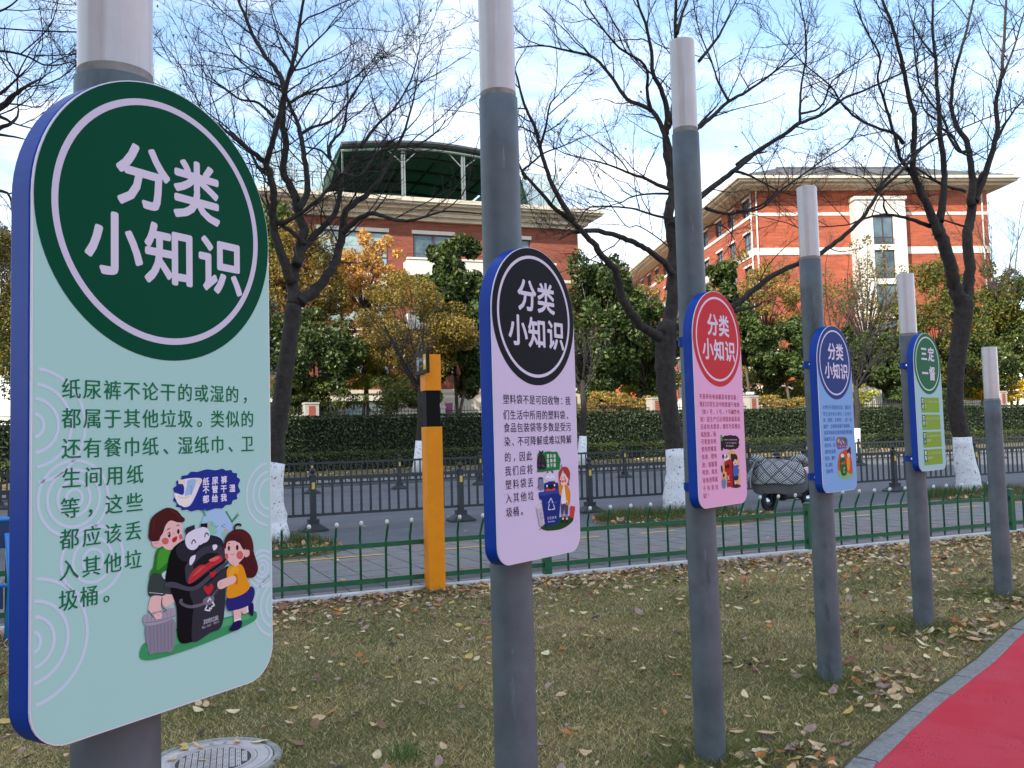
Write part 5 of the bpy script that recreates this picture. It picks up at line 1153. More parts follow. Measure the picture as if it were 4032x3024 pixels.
# tree whose branches reach in at the top left
YD = 12.3
pD = at(-620, 2200, YD)
tD = ([Vector((pD.x, pD.y, -.05)), Vector((pD.x, pD.y, .6)), Vector((pD.x+.1, pD.y, 1.8)), Vector((pD.x+.3, pD.y, 3.0))], [.3, .2, .16, .14])
cD = lambda x, y: (x/1.327, y/1.327)
LDs = [LB(cD, [(-800,1300), (-500,1000), (-250,760), (-60,600), (0,562), (60,510), (130,455), (220,408)], YD, .12, .012, 0, .5), LB(cD, [(-250,760), (-100,540), (0,490), (42,458)], YD, .05, .02, 0, .2), LB(cD, [(-300,850), (-100,720), (0,670), (60,645), (92,607)], YD, .06, .02, .3, .3), LB(cD, [(-400,400), (-150,300), (0,268), (130,290), (220,335), (300,340), (380,320)], YD+.5, .03, .009, .5, 1.2), LB(cD, [(-300,560), (-100,590), (0,610), (60,640)], YD, .05, .02, 0, .8),
  LB(cD, [(45,540), (90,480), (92,400), (140,300), (190,230)], YD, .02, .008, 0, 1.4), LB(cD, [(50,542), (120,550), (200,560), (250,520)], YD, .014, .006, 0, 1.2), LB(cD, [(-200,0), (-50,60), (40,40), (120,-30)], YD+1, .03, .01, 0, 1.4), LB(cD, [(-60,700), (20,705), (120,725)], YD, .03, .012, 0, .5), LB(cD, [(-100,980), (40,1010), (60,1100)], YD+3, .04, .012, 0, 1)]
bare_tree('street_tree', (-620, 2230), tD, YD, LDs, 'bare street tree outside the left edge whose pruned branches reach into view', 41, None, 2.2, .004, leafcols=('#7c5a44', '#8d6a50'))
# overhead wire top left
b = MB(); a_ = at(-400, 60, 11); c_ = at(420, 128, 11); b.tube([a_ + (c_-a_)*t + Vector((0, 0, -.06*math.sin(math.pi*t))) for t in [k/10 for k in range(11)]], .009, 6)
tag(b.build('overhead_wire', M_black), 'thin dark overhead wire crossing the sky at the top left', 'wire')

# ------------------------------------------------------------------ leafy trees, hedges
def crown_leaves(cx, cy, cz, rx, ry, rz, n, size, cols, clumps=26, spread=.30, seed=0, hollow=.35, litside=True):
    clumps = int(clumps*1.7); spread *= .86; rx *= 1.1; ry *= 1.1; rz *= 1.08; r_ = np.random.RandomState(seed)
    d = r_.normal(0, 1, (clumps, 3)); d /= np.linalg.norm(d, axis=1)[:, None]; rad = r_.uniform(hollow, 1.0, (clumps, 1))**.6
    c = d*rad*np.array([rx, ry, rz])*(1-spread*.5); sz = r_.uniform(.65, 1.25, clumps)
    idx = r_.choice(clumps, n, p=sz**2/np.sum(sz**2)); g_ = r_.normal(0, 1, (n, 3)); g_ /= np.linalg.norm(g_, axis=1)[:, None]; g_ *= r_.uniform(.25, 1, (n, 1))**.45
    P = c[idx] + g_*(np.array([rx, ry, rz*.85])*spread)*sz[idx][:, None] + np.array([cx, cy, cz])
    nrm = g_*.5 + r_.normal(0, .8, (n, 3)) + np.array([0, 0, .4]); nrm /= np.linalg.norm(nrm, axis=1)[:, None]
    a = np.cross(nrm, r_.normal(0, 1, (n, 3))); a /= np.linalg.norm(a, axis=1)[:, None]; w = np.cross(nrm, a)
    s_ = size*r_.uniform(.6, 1.3, (n, 1))
    V = np.stack([P-a*s_*.5, P+w*s_*.27+a*s_*.05, P+a*s_*.5, P-w*s_*.27+a*s_*.05], 1)
    C = np.array([srgb(q) for q in cols]); cc = C[(r_.randint(0, len(C), n) + idx*3*(len(C) > 4)) % len(C)] * (1+r_.uniform(-.22, .22, (n, 1))) * (0.85+.3*r_.uniform(0, 1, clumps))[idx][:, None]
    return V, np.clip(cc, 0, 1), c + np.array([cx, cy, cz])
DK = ['#38481f', '#465828', '#2e3e1e', '#566632', '#3e5028', '#6c7638']
YG = ['#7c6a26', '#927830', '#66602a', '#a58438', '#70682c', '#8a7434']
GO = ['#cc9650', '#dcae62', '#e2ba66', '#c08a4a', '#d2ae52', '#b48c58']
LG = ['#7f8a2c', '#96982f', '#6a7a2a', '#b0a438', '#8c9434', '#b5a840']
OG = ['#8e7a38', '#a07c3e', '#6f7a34', '#b08242', '#7e8038', '#9a7238']
GR = ['#4c5a28', '#5a6a2e', '#66702f', '#3f4e24', '#707433', '#58642a']
def behind(px, n):     # depth where the pixel column px crosses the line n of the road frame
    d = ray(px, 1700); t = (O2 + RN*n).dot(RN) / (d.x*RN.x + d.y*RN.y); return d.y*t
def leafy(name, label, cpx, extent, Y, cols, n, size=.2, clumps=26, spread=.3, trunk_px=None, group='trees on the far side of the road', bark=M_barkf, seed=0, hollow=.35, tr=.13):
    """cpx: crown centre px, extent: half width/height px at distance Y"""
    Y0_ = Y; Y = behind(cpx[0], 37.9 + max(0, Y-41)*.72) if Y < 60 else 110; size *= Y/46*1.12; n = int(n*1.7)
    c = at(cpx[0], cpx[1], Y); k = Y/FPX; rx = extent[0]*k; rz = extent[1]*k; ry = rx*.9
    tx = trunk_px if trunk_px else cpx[0]; base = at(tx, 1700, Y); zb = .5; tr *= .85
    root = empty(name, (base.x, base.y, zb), 0, label, 'tree' if 'shrub' not in name and 'bush' not in name else 'bush', group)
    V, C, cl = crown_leaves(c.x-base.x, 0, c.z-zb, rx, ry, rz, n, size, cols, clumps, spread, seed, hollow)
    tag(inst('crown', fast_mesh('crown', V, 4, M_leaf, C), root), kind=None)
    b = MB(); h = (c.z - zb); fork = max(.6, h - rz*.75)
    top = Vector((c.x-base.x, 0, fork)); b.tube([(0, 0, -.1), (top.x*.1, 0, fork*.3), (top.x*.4, 0, fork*.65), top], [tr*1.4, tr, tr*.9, tr*.8], 8)
    r2 = random.Random(seed+5)
    for q in cl[::2]:
        q = Vector(q); mid = top.lerp(q, .5) + Vector((r2.uniform(-.2, .2), r2.uniform(-.2, .2), .15*rz)); b.tube([top, mid, q], [tr*.5, tr*.28, .015], 5)
    b.build('trunk', bark, root); return root
leafy('yellow_tree', 'olive yellow tree behind the bare tree and the green sign', (1170, 1130), (175, 260), 46, YG, 11000, .15, 34, .26, 1230, seed=1)
leafy('evergreen_tree', 'narrow dark evergreen showing above the yellow tree beside the green sign', (1085, 960), (85, 190), 49, GR, 3500, .18, 16, .35, 1100, seed=2)
leafy('evergreen_tree', 'dark evergreen tree low behind the bare tree trunk left of centre', (1240, 1400), (215, 215), 42, DK, 10000, .19, 26, .28, 1150, seed=3)
leafy('golden_tree', 'pale orange sunlit tree in front of the brick building windows', (1430, 1090), (170, 190), 50, GO, 9000, .14, 44, .17, 1450, seed=4, hollow=.15)
leafy('yellow_tree', 'large brownish yellow tree left of the orange post', (1620, 1290), (245, 220), 41, YG, 15000, .13, 40, .24, 1480, seed=5)
leafy('yellow_tree', 'small bright yellow green tree in sunlight above the hedge at left', (1440, 1420), (130, 120), 47, LG, 6500, .15, 26, .26, 1425, seed=6)
leafy('evergreen_tree', 'magnolia with dark glossy leaves right of the orange post', (1770, 1110), (140, 210), 44, DK+['#55622e'], 6500, .27, 30, .25, 1805, seed=7, hollow=.1)
leafy('evergreen_tree', 'lower dark magnolia between the orange post and black sign', (1830, 1370), (150, 190), 43, DK, 7500, .26, 22, .3, 1800, seed=8)
leafy('evergreen_tree', 'dark evergreen tree just right of the black-topped sign', (2360, 1290), (165, 330), 44, DK, 14000, .22, 34, .26, 2390, seed=9)
leafy('evergreen_tree', 'dark tree between the black-topped sign and the red disc sign', (2540, 1370), (150, 200), 45, DK, 9000, .2, 24, .28, 2450, seed=10)
leafy('yellow_tree', 'bright yellow green tree behind the trunk left of the pink sign', (2550, 1490), (130, 130), 50, LG, 7000, .14, 28, .25, 2520, seed=11)
leafy('orange_tree', 'thin orange leaved tree against the long brick wing', (2500, 1210), (150, 170), 56, OG, 3800, .13, 34, .16, 2560, seed=12, hollow=.1)
leafy('evergreen_tree', 'dark clump of evergreen leaves just right of the tall pole of the red sign', (2850, 1130), (80, 110), 47, DK, 3500, .24, 14, .32, 2880, seed=13)
leafy('orange_tree', 'open orange and green tree between the pink and light blue signs', (3010, 1180), (200, 210), 52, OG, 7000, .13, 52, .15, 3010, seed=14, hollow=.05)
leafy('evergreen_tree', 'round dark evergreen left of the light blue sign', (3090, 1390), (130, 150), 45, DK, 9000, .2, 24, .28, 3120, seed=15)
leafy('evergreen_tree', 'dark evergreen right behind the pink sign', (2930, 1330), (120, 140), 46, DK+GR[:2], 7500, .2, 22, .28, 2965, seed=16)
leafy('yellow_tree', 'green yellow sunlit tree low behind the two pink and blue signs', (3010, 1520), (180, 90), 52, LG+GR, 6500, .15, 26, .26, 2980, seed=17)
leafy('open_tree', 'open half bare tree with sparse leaves between the blue and small green signs', (3400, 1180), (200, 260), 50, OG+GR, 3600, .12, 70, .13, 3310, seed=18, hollow=.05, tr=.16)
leafy('evergreen_tree', 'dark magnolia in front of the white stair tower', (3490, 1430), (120, 160), 45, DK, 6000, .24, 20, .28, 3500, seed=19)
leafy('evergreen_tree', 'dark tree right of the blue sign, left of the fifth pole', (3330, 1400), (90, 130), 46, DK, 4500, .22, 16, .3, 3260, seed=20)
leafy('green_tree', 'tall green yellow tree behind the small green sign', (3690, 1290), (200, 250), 47, GR+YG[:2], 13000, .14, 40, .24, 3700, seed=21)
leafy('green_tree', 'green tree right of the forked bare tree', (3865, 1250), (150, 210), 50, GR+YG[:2], 9000, .14, 32, .24, 3870, seed=22)
leafy('green_tree', 'dark green tree at the right edge behind the signless pole', (4020, 1300), (160, 240), 48, GR, 9000, .15, 30, .25, 4000, seed=23)
leafy('yellow_bush', 'bright yellow bush low at the right edge above the hedge', (3900, 1530), (170, 60), 47, ['#c8a81c', '#d8bc2c', '#b8981c', '#e0c840'], 4500, .14, 24, .25, 3900, seed=24)
leafy('green_tree', 'leafy green and yellow tree at the left edge behind the green sign', (-20, 1180), (150, 400), 40, YG+GR, 14000, .15, 44, .24, -10, seed=25)
leafy('green_tree', 'tree mostly hidden behind the large green sign', (500, 1250), (300, 330), 44, YG+GR, 9000, .18, 34, .28, 500, seed=26)
leafy('evergreen_tree', 'tree hidden behind the right half of the large green sign', (850, 1300), (200, 300), 44, DK+GR, 8000, .2, 30, .28, 850, seed=27)
leafy('green_tree', 'low dark tree between the forked bare tree and the right edge', (3800, 1440), (200, 120), 46, GR+DK[:2], 9000, .17, 30, .26, 3760, seed=29)
leafy('evergreen_tree', 'dense dark tree low between the two right hand blue and green signs', (3580, 1480), (110, 120), 44, DK, 6500, .2, 22, .28, 3590, seed=30)
leafy('background_tree', 'hazy rusty tree seen through the gap at the far right', (3930, 1330), (120, 110), 75, ['#a87a50', '#9a8a58', '#b08a60'], 4000, .2, 24, .2, 3930, seed=28)
for j, (x, y, w_, h_, c_) in enumerate([(1130, 1560, 90, 75, GR), (1300, 1560, 110, 80, GR), (1560, 1540, 140, 80, GR), (1680, 1570, 60, 60, GR), (2380, 1590, 100, 50, OG), (2530, 1600, 100, 40, OG), (3050, 1590, 120, 35, OG), (3340, 1560, 90, 45, LG), (3650, 1580, 120, 50, DK)]):
    leafy('garden_shrub', ['round green shrub behind the hedge beside the green sign', 'second green shrub behind the hedge, left of the brick pillar tree', 'wide green shrub behind the hedge left of the orange post', 'small shrub right behind the orange post', 'rusty shrub behind the iron fence right of the black-topped sign', 'rusty shrub behind the pillar near the red sign', 'reddish shrub behind the iron fence between pink and blue signs', 'yellow green shrub in front of the white building base', 'dark shrub behind the small green sign'][j], (x, y), (w_*1.15, h_*1.1), 41.0, c_, 3200, .12, 20, .3, x, 'shrubs behind the hedge', seed=40+j, tr=.04)
# far bare trees (same generator, smaller)
def far_bare(px, top, Y, label, seed, h=None):
    Y = behind(px, 39 + (Y-42)*.6); base = at(px, 1700, Y); rr = random.Random(seed); root = empty('bare_tree', (base.x, base.y, .5), 0, label, 'tree', 'bare trees on the far side of the road')
    H = at(px, top, Y).z - .5; b = MB(); b.tube([(0,0,0), (.05,0,H*.25), (.1,0,H*.5)], [.14, .11, .08], 7); b.build('trunk', M_barkf, root)
    bl = MB(); bt = MB(); lv = []
    for k in range(10):
        a = rr.uniform(0, 6.28); d = Vector((math.cos(a)*.6, math.sin(a)*.6, rr.uniform(.7, 1.5))); P = shoot(rr, Vector((.08, 0, H*rr.uniform(.25, .5))), d, H*rr.uniform(.4, .6), 7, .1, .05)
        bl.tube(P, [.055*(1-k2/8)+.008 for k2 in range(8)], 5); twigs(bt, lv, rr, P, [.03]*8, 1.9, 1.5, .0)
    bl.build('limbs', M_barkf, root); tag(bt.build('twigs', M_barkf, root), kind='stuff')
far_bare(2420, 880, 46, 'fine bare tree between the brick building and the tall red sign pole', 3)
far_bare(3990, 560, 48, 'pale bare tree reaching into the sky at the right edge', 4)
far_bare(3300, 930, 51, 'bare branched tree in front of the right brick building', 5)
far_bare(110, 800, 42, 'thin bare tree behind the left edge of the green sign', 6)
# far whitewashed trunks
for j, (px, ytop, Y, lab) in enumerate([(1645, 1722, 40.0, 'far whitewashed tree trunk just left of the orange post'), (2290, 1707, 44.5, 'far whitewashed tree trunk right of the black-topped sign'), (3373, 1700, 49.5, 'far whitewashed tree trunk right of the light blue sign')]):
    Y = behind(px, 29.2); p = at(px, 1800, Y); n_ = rn_of(p.x, p.y); z0 = .118 + (n_-27.2)/6.8*.38; root = empty('street_tree', (p.x, p.y, z0), 0, lab, 'tree', 'street trees on the far verge')
    rr = random.Random(60+j); b = MB(); b.tube([(0,0,-.1), (.03,0,.5), (.10,0,1.4), (.2,0,2.6), (.15,0,4.2)], [.30, .22, .18, .16, .13], 10); b.build('trunk', M_bark, root)
    b = MB(); b.tube([(0,0,-.1), (.03,0,.5), (.10,0,1.42)], [.31, .23, .19], 14); b.build('whitewash', M_wash, root)
    bl = MB(); bt = MB(); lv = []
    for k in range(9):
        a = rr.uniform(0, 6.28); P = shoot(rr, Vector((.17, 0, rr.uniform(3.4, 4.3))), Vector((math.cos(a)*.7, math.sin(a)*.7, 1.0)), rr.uniform(2.6, 4), 7, .1, .05)
        bl.tube(P, [.06*(1-k2/8)+.008 for k2 in range(8)], 5); twigs(bt, lv, rr, P, [.03]*8, 1.5, 1.3, .0)
    bl.build('limbs', M_bark, root); tag(bt.build('twigs', M_bark, root), kind='stuff')

def hedge(name, label, s0, s1, n0, n1, z0, z1, size, dens, cols, seg=None):
    ctr = rd(s0, n0, 0); root = empty(name, ctr, R(24), label, 'hedge')
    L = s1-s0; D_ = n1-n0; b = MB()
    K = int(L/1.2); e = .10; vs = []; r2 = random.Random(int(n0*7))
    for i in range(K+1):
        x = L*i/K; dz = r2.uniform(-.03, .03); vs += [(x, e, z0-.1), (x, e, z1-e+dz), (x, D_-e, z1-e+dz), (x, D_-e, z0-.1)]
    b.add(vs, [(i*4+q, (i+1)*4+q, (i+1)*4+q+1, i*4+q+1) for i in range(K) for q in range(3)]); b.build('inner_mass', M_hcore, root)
    nf = int(L*(z1-z0)*dens); ntp = int(L*D_*dens); r_ = np.random.RandomState(int(n0*3))
    F = np.stack([r_.uniform(0, L, nf), r_.normal(.03, .05, nf), r_.uniform(z0, z1, nf)], 1); F[:, 1] += .05*np.sin(F[:, 0]*1.3)*np.sin(F[:, 2]*2+F[:, 0]*.3)
    T_ = np.stack([r_.uniform(0, L, ntp), r_.uniform(0, D_, ntp), z1 + r_.normal(0, .035, ntp) + .02], 1)
    P = np.concatenate([F, T_]); N = len(P); nr = np.concatenate([np.tile([0, -.8, .3], (nf, 1)), np.tile([0, 0, 1.], (ntp, 1))]) + r_.normal(0, .55, (N, 3)); nr /= np.linalg.norm(nr, axis=1)[:, None]
    a = np.cross(nr, r_.normal(0, 1, (N, 3))); a /= np.linalg.norm(a, axis=1)[:, None]; w = np.cross(nr, a); s_ = size*r_.uniform(.6, 1.3, (N, 1))
    V = np.stack([P-a*s_*.5, P+w*s_*.25, P+a*s_*.5, P-w*s_*.25], 1)
    o = inst('leaves', fast_mesh('leaves', V, 4, M_hedge, pal(cols, N, .3)), root); tag(o, kind='stuff'); return root
hedge('tall_hedge', 'tall clipped dark green hedge along the far side of the road', -22, 60, 34, 35.3, .45, 2.95, .15, 210, ['#26331a', '#30401e', '#1f2b16', '#3b4b24', '#465428'])
hedge('low_hedge', 'low clipped olive hedge in front of the tall hedge', -22, 60, 31.6, 32.8, .36, 1.17, .09, 330, ['#3c4620', '#4a5426', '#303a1a', '#59602a'])

# iron fence with pillars behind the hedge
nF = 36.2
def s_at(px, n):    # position along the road line n where the column of pixels px meets it
    d = ray(px, 1700); o = O2 + RN*n; nn_ = RN; t = (o.dot(nn_)) / (d.x*nn_.x + d.y*nn_.y); return (Vector((d.x*t, d.y*t)) - O2).dot(RU)
ifr = empty('iron_fence', rd(-22, nF, .5), R(24), 'black iron fence with spear points rising behind the tall hedge', 'fence')
b = MB(); b.bar((0, 0, 2.75), (82, 0, 2.75), .04); b.bar((0, 0, 1.2), (82, 0, 1.2), .04); b.build('rail', M_iron, ifr)
b = MB(); b.tube([(0,0,.2), (0,0,2.95)], .016, 5); b.add([(-.025,0,2.93), (.025,0,2.93), (0,.02,2.93), (0,-.02,2.93), (0,0,3.08)], [(0,2,4), (2,1,4), (1,3,4), (3,0,4)]); bme = b.mesh('picket', M_iron)
ppx = [1225, 2580, 2960, 3944]; ps = [s_at(x, nF) for x in ppx]
sA = s_at(1000, nF)+22; k = 0
for q in range(420):
    x = .19*q + sA - 2
    if x > 80: break
    if any(abs(x-22-p) < .45 for p in ps): continue
    if k < 298: inst('picket', bme, ifr, (x, 0, 0)); k += 1
labs = ['concrete pillar with brick inset above the hedge, left, near the green sign', 'concrete pillar with brick insets just left of the bare tree by the pink sign', 'concrete pillar with a white box camera on top beside the pink sign', 'concrete pillar with brick inset at the far right above the hedge']
for j, p in enumerate(ps + [s_at(1744, nF)]):
    if j == 4: lab = 'narrow pale pillar beside the purple banner behind the orange post'
    else: lab = labs[j]
    zt = at((ppx + [1744])[j], [1585, 1566, 1558, 1540, 1600][j], rd(p, nF).y).z - .5
    w_ = .35 if j < 4 else .12
    root = empty('fence_pillar', rd(p, nF, .5), R(24), lab, 'pillar', 'pillars of the iron fence')
    b = MB(); b.box(-w_, w_, -w_, w_, -.1, zt-.1); b.box(-w_-.03, w_+.03, -w_-.03, w_+.03, zt-.1, zt); b.build('shaft', M_stone, root)
    if j < 4:
        for q in range(6):
            b = MB(); b.box(-.17, .17, -w_-.012, -w_+.02, zt-.95+q*.13, zt-.95+q*.13+.115); b.build('brick_course', M_brickp, root)
            b = MB(); b.box(w_-.02, w_+.012, -.17, .17, zt-.95+q*.13, zt-.95+q*.13+.115); b.build('brick_course', M_brickp, root)
    if j == 2:
        lp = empty('pillar_camera', rd(p, nF, .5+zt), R(24), 'small white box camera on top of the concrete pillar', 'lamp'); b = MB(); b.box(-.24, .24, -.12, .12, .08, .24); b.build('housing', M_white, lp); b = MB(); b.box(-.06, .06, -.05, .05, 0, .08); b.build('foot', M_rail, lp)  # white box camera on a short foot, not a light source
YP = behind(1768, 36.8); pb = at(1768, 1640, YP); pr = empty('banner', (pb.x, pb.y, .5), R(24), 'dark purple banner with white script standing by the iron fence', 'banner'); zt = at(1768, 1587, YP).z-.5
b = MB(); b.box(-.19, .19, -.02, .02, .2, zt); b.build('panel', M_purple, pr); b = MB(); b.tube([(-.2, 0, 0), (-.2, 0, zt+.05)], .02, 6); b.tube([(.2, 0, 0), (.2, 0, zt+.05)], .02, 6); b.build('stand', M_rail, pr)
b = MB(); b.col = srgb('#c8b8cc')
for kk, ch in enumerate('Hello'): 
    vs, fs = glyph(ch, 0); b.add([(-.08+.0*kk+vz*.14, -.023, zt-.35-.1*kk-vx*.14+.1) for vx, vz, _ in vs], fs)

# ------------------------------------------------------------------ building A (left)
aA = R(20); A0 = Vector((-8.9, 60, 0))
bA = empty('brick_building', A0, aA, 'brick building at left with cream cornice and green roof canopy', 'building')
XL, XR, DEP = -16.0, 15.0, 16.0
b = MB(); b.box(XL, XR, 0, DEP, -.3, 16.88); 
# openings are recessed: wall built as strips round the windows instead
b = MB()
wins = []      # (x0, x1, z0, z1, kind)
for r_i, zt in enumerate([16.0, 12.35, 8.7]):
    for x0, x1, k_ in [(-4.2, .68, 'c'), (2.45, 5.4, 'd'), (8.2, 11.2, 'd'), (-9.8, -6.6, 'd'), (-15, -12, 'c')]:
        wins.append((x0, x1, zt-2.55, zt, k_))
for x0, x1, k_ in [(-4.2, .68, 'c'), (2.45, 5.4, 'd'), (8.2, 11.2, 'd'), (-9.8, -6.6, 'd'), (-15, -12, 'c')]: wins.append((x0, x1, 2.2, 4.4, 'd'))
def facade(b, X0, X1, Z0, Z1, wins, th=.35, flip=None):
    xs = sorted({X0, X1, *[w_[0] for w_ in wins], *[w_[1] for w_ in wins]}); zs = sorted({Z0, Z1, *[w_[2] for w_ in wins], *[w_[3] for w_ in wins]})
    for i in range(len(xs)-1):
        z_start = None
        for j in range(len(zs)-1):
            cx, cz = (xs[i]+xs[i+1])/2, (zs[j]+zs[j+1])/2
            hole = any(w_[0] < cx < w_[1] and w_[2] < cz < w_[3] for w_ in wins)
            if not hole and z_start is None: z_start = zs[j]
            if (hole or j == len(zs)-2) and z_start is not None:
                zend = zs[j] if hole else zs[j+1]
                if flip: b.box(0, th, xs[i], xs[i+1], z_start, zend)
                else: b.box(xs[i], xs[i+1], 0, th, z_start, zend)
                z_start = None
facade(b, XL, XR, 5.0, 16.88, [w_ for w_ in wins if w_[3] > 5]); b.box(XL, XL+.3, .35, DEP, 5.0, 16.88); b.box(XR-.3, XR, .35, DEP, 5.0, 16.88); b.box(XL, XR, DEP, DEP+.3, 5.0, 16.88); b.build('brick_wall', M_brick, bA)
b = MB(); facade(b, XL-.05, XR+.05, -.3, 4.998, [w_ for w_ in wins if w_[3] < 5], .38); b.box(XL-.05, XL+.3, .38, DEP, -.3, 4.998); b.box(XR-.3, XR+.05, .38, DEP, -.3, 4.998); b.build('ground_floor_wall', M_cream, bA)
b = MB(); b.box(XL-.3, XR+.3, -.3, DEP+.3, 16.885, 17.15); b.box(XL-.6, XR+.6, -.62, DEP+.6, 17.152, 17.42); b.box(XL-1.0, XR+1.0, -1.05, DEP+1, 17.50, 17.72); b.box(XL-1.4, XR+1.4, -1.45, DEP+1.4, 17.722, 17.88); b.box(XL-1.55, XR+1.55, -1.6, DEP+1.5, 17.882, 18.16); b.box(XL-.7, XR+.7, -.75, DEP+.7, 17.422, 17.498); b.box(XL, XR, .2, DEP, 18.162, 18.60)
b.build('cornice', M_cream, bA)
for (x0, x1, z0, z1, k_) in wins:
    b = MB(); f = .09
    b.box(x0, x1, .10, .18, z0, z0+f); b.box(x0, x1, .10, .18, z1-f, z1); b.box(x0, x0+f, .10, .18, z0+f, z1-f); b.box(x1-f, x1, .10, .18, z0+f, z1-f)
    nmu = 3 if x1-x0 > 4 else 2
    for k in range(1, nmu): xm = x0+(x1-x0)*k/nmu; b.box(xm-.09, xm+.09, .09, .18, z0+f, z1-f)
    b.box(x0+f, x1-f, .105, .175, z0+.75, z0+.83)
    wo = b.build('window', M_frame, bA)
    for k in range(nmu):
        xa = x0+(x1-x0)*k/nmu+.09; xb = x0+(x1-x0)*(k+1)/nmu-.09; b = MB(); b.box(xa, xb, .14, .16, z0+f, z1-f); b.build('pane', M_curt if k_ == 'c' else M_glass, wo)
    b = MB(); n_ = int((x1-x0+.16)/.12)
    b.box(x0-.08, x1+.08, -.04, .34, z1+.002, z1+.26); b.build('lintel', M_whitew, wo)
b = MB(); b.box(XL, XR, -.06, -.002, 12.9, 13.12); b.box(XL, XR, -.06, -.002, 9.2, 9.4); b.box(XL, XR, -.10, -.002, 4.9, 5.15); b.build('stone_band', M_cream, bA)
for z in (13.05, 9.4):
    for x0, x1 in ((1.7, 7.4), (7.9, 12.5)):
        b = MB(); b.box(x0, x1, -1.5, -.11, z-.25, z); b.box(x0, x1, -1.5, -1.36, z+.002, z+.85); b.box(x0, x0+.14, -1.358, -.11, z+.002, z+.85); b.box(x0-.06, x1+.06, -1.56, -1.3, z+.852, z+.98); bal = b.build('balcony', M_whitew, bA)
        b = MB(); b.bar((x0, -1.43, z+1.25), (x1, -1.43, z+1.25), .04)
        for k in range(8): b.bar((x0+(x1-x0)*k/7, -1.43, z+.98), (x0+(x1-x0)*k/7, -1.43, z+1.25), .03)
        b.build('railing', M_frame, bal)
b = MB(); b.box(3.6, 14, -1.2, -.1, -.3, 4.5); b.build('entrance_porch', M_cream, bA)
b = MB(); b.box(5.0, 7.2, -1.23, -1.19, -.2, 3.0); b.box(6.4, 9.0, -1.235, -1.205, -.2, 3.0); b.build('doorway', M_dark, bA)
# roof terrace canopy
cl_, crr = -3.3, 11.4; cm_ = (cl_+crr)/2
def archz(x): t = (x-cm_)/((crr-cl_)/2); return 21.75 + .72*(1-abs(t)**1.6)
b = MB(); K = 24; xs = [cl_+.9+(crr-cl_-1.8)*i/K for i in range(K+1)]; vs = []
for x in xs: vs += [(x, .2, archz(x)), (x, .2, archz(x)+.16), (x, 13, archz(x)+.16), (x, 13, archz(x))]
b.add(vs, [(i*4+q, (i+1)*4+q, (i+1)*4+(q+1) % 4, i*4+(q+1) % 4) for i in range(K) for q in range(4)] + [(0,1,2,3), (K*4+3, K*4+2, K*4+1, K*4)]); canopy = b.build('canopy_roof', [M_net], bA)
b = MB()
for y in (3, 6, 9, 12): b.tube([(x, y, archz(x)-.14) for x in xs], .11, 5, sm=False)
for x in xs[2::4]: b.bar((x, .3, archz(x)-.08), (x, 12.8, archz(x)-.08), .10)
b.build('roof_purlins', M_sheet, canopy)
b = MB(); b.add([(cl_+.9+.0, 12.9, 18.62), (crr-.9, 12.9, 18.62)] + [(x, 12.9, archz(x)) for x in xs[::-1]], [tuple(range(2+len(xs)))]); 
b.add([(cl_, .5, 18.62), (cl_+.9, .5, 21.7), (cl_+.9, 12.8, 21.7), (cl_, 12.8, 18.62)], [(0,1,2,3)]); b.add([(crr, .5, 18.62), (crr-.9, .5, 21.7), (crr-.9, 12.8, 21.7), (crr, 12.8, 18.62)], [(0,1,2,3)])
b.build('mesh_screen', M_net, canopy)
b = MB(); b.box(cl_-.2, crr+.2, .3, 12.8, 18.605, 18.64); b.build('terrace_floor', M_net, canopy)
b = MB(); b.tube([(x, .25, archz(x)-.34) for x in xs], .085, 5, sm=False); b.build('front_truss', M_grst, canopy); b = MB(); b.tube([(x, .10, archz(x)+.06) for x in xs], .17, 5, sm=False); b.build('roof_edge', M_dsteel, canopy)
for x in (1.95, 6.33, 10.45, -2.3):
    b = MB(); w_ = .13 if x > 0 else .04
    b.box(x-w_, x-.03, .3, .5, 18.62, archz(max(x, cl_+1))-.3); b.box(x+.03, x+w_, .3, .5, 18.62, archz(max(x, cl_+1))-.3); b.box(x-.03, x+.03, .36, .44, 18.62, archz(max(x, cl_+1))-.3)
    if x > 0: b.bar((x-.1, .4, 21.1), (x-1.1, .4, archz(x-1.1)-.35), .07); b.bar((x+.1, .4, 21.1), (x+1.1, .4, archz(x+1.1)-.35), .07)
    b.build('column', M_grst, canopy)
for x0, x1, zt in ((-7.4, -3.4, 21.7), (11.5, 14.4, 21.6)):
    b = MB(); b.box(x0, x1, 2.0, 2.02, 18.7, zt); b.box(x0 if x0 < 0 else x1-.02, (x0 if x0 < 0 else x1-.02)+.02, 2.0, 9, 18.7, zt); sc = b.build('screen', M_scr, bA)
    b = MB()
    for k in range(5): x = x0+(x1-x0)*k/4; b.bar((x, 1.97, 18.6), (x, 1.97, zt+.1), .05)
    for z in (18.9, 20.3, zt): b.bar((x0, 1.97, z), (x1, 1.97, z), .04)
    b.build('screen_frame', M_wsteel, sc)
b = MB(); b.bar((-8.5, -.9, 19.6), (-3.4, -.9, 19.6), .04); b.bar((-8.5, -.9, 19.2), (-3.4, -.9, 19.2), .03)
for k in range(6): b.bar((-8.5+k, -.9, 18.6), (-8.5+k, -.9, 19.6), .04)
b.build('roof_railing', M_rail, bA)

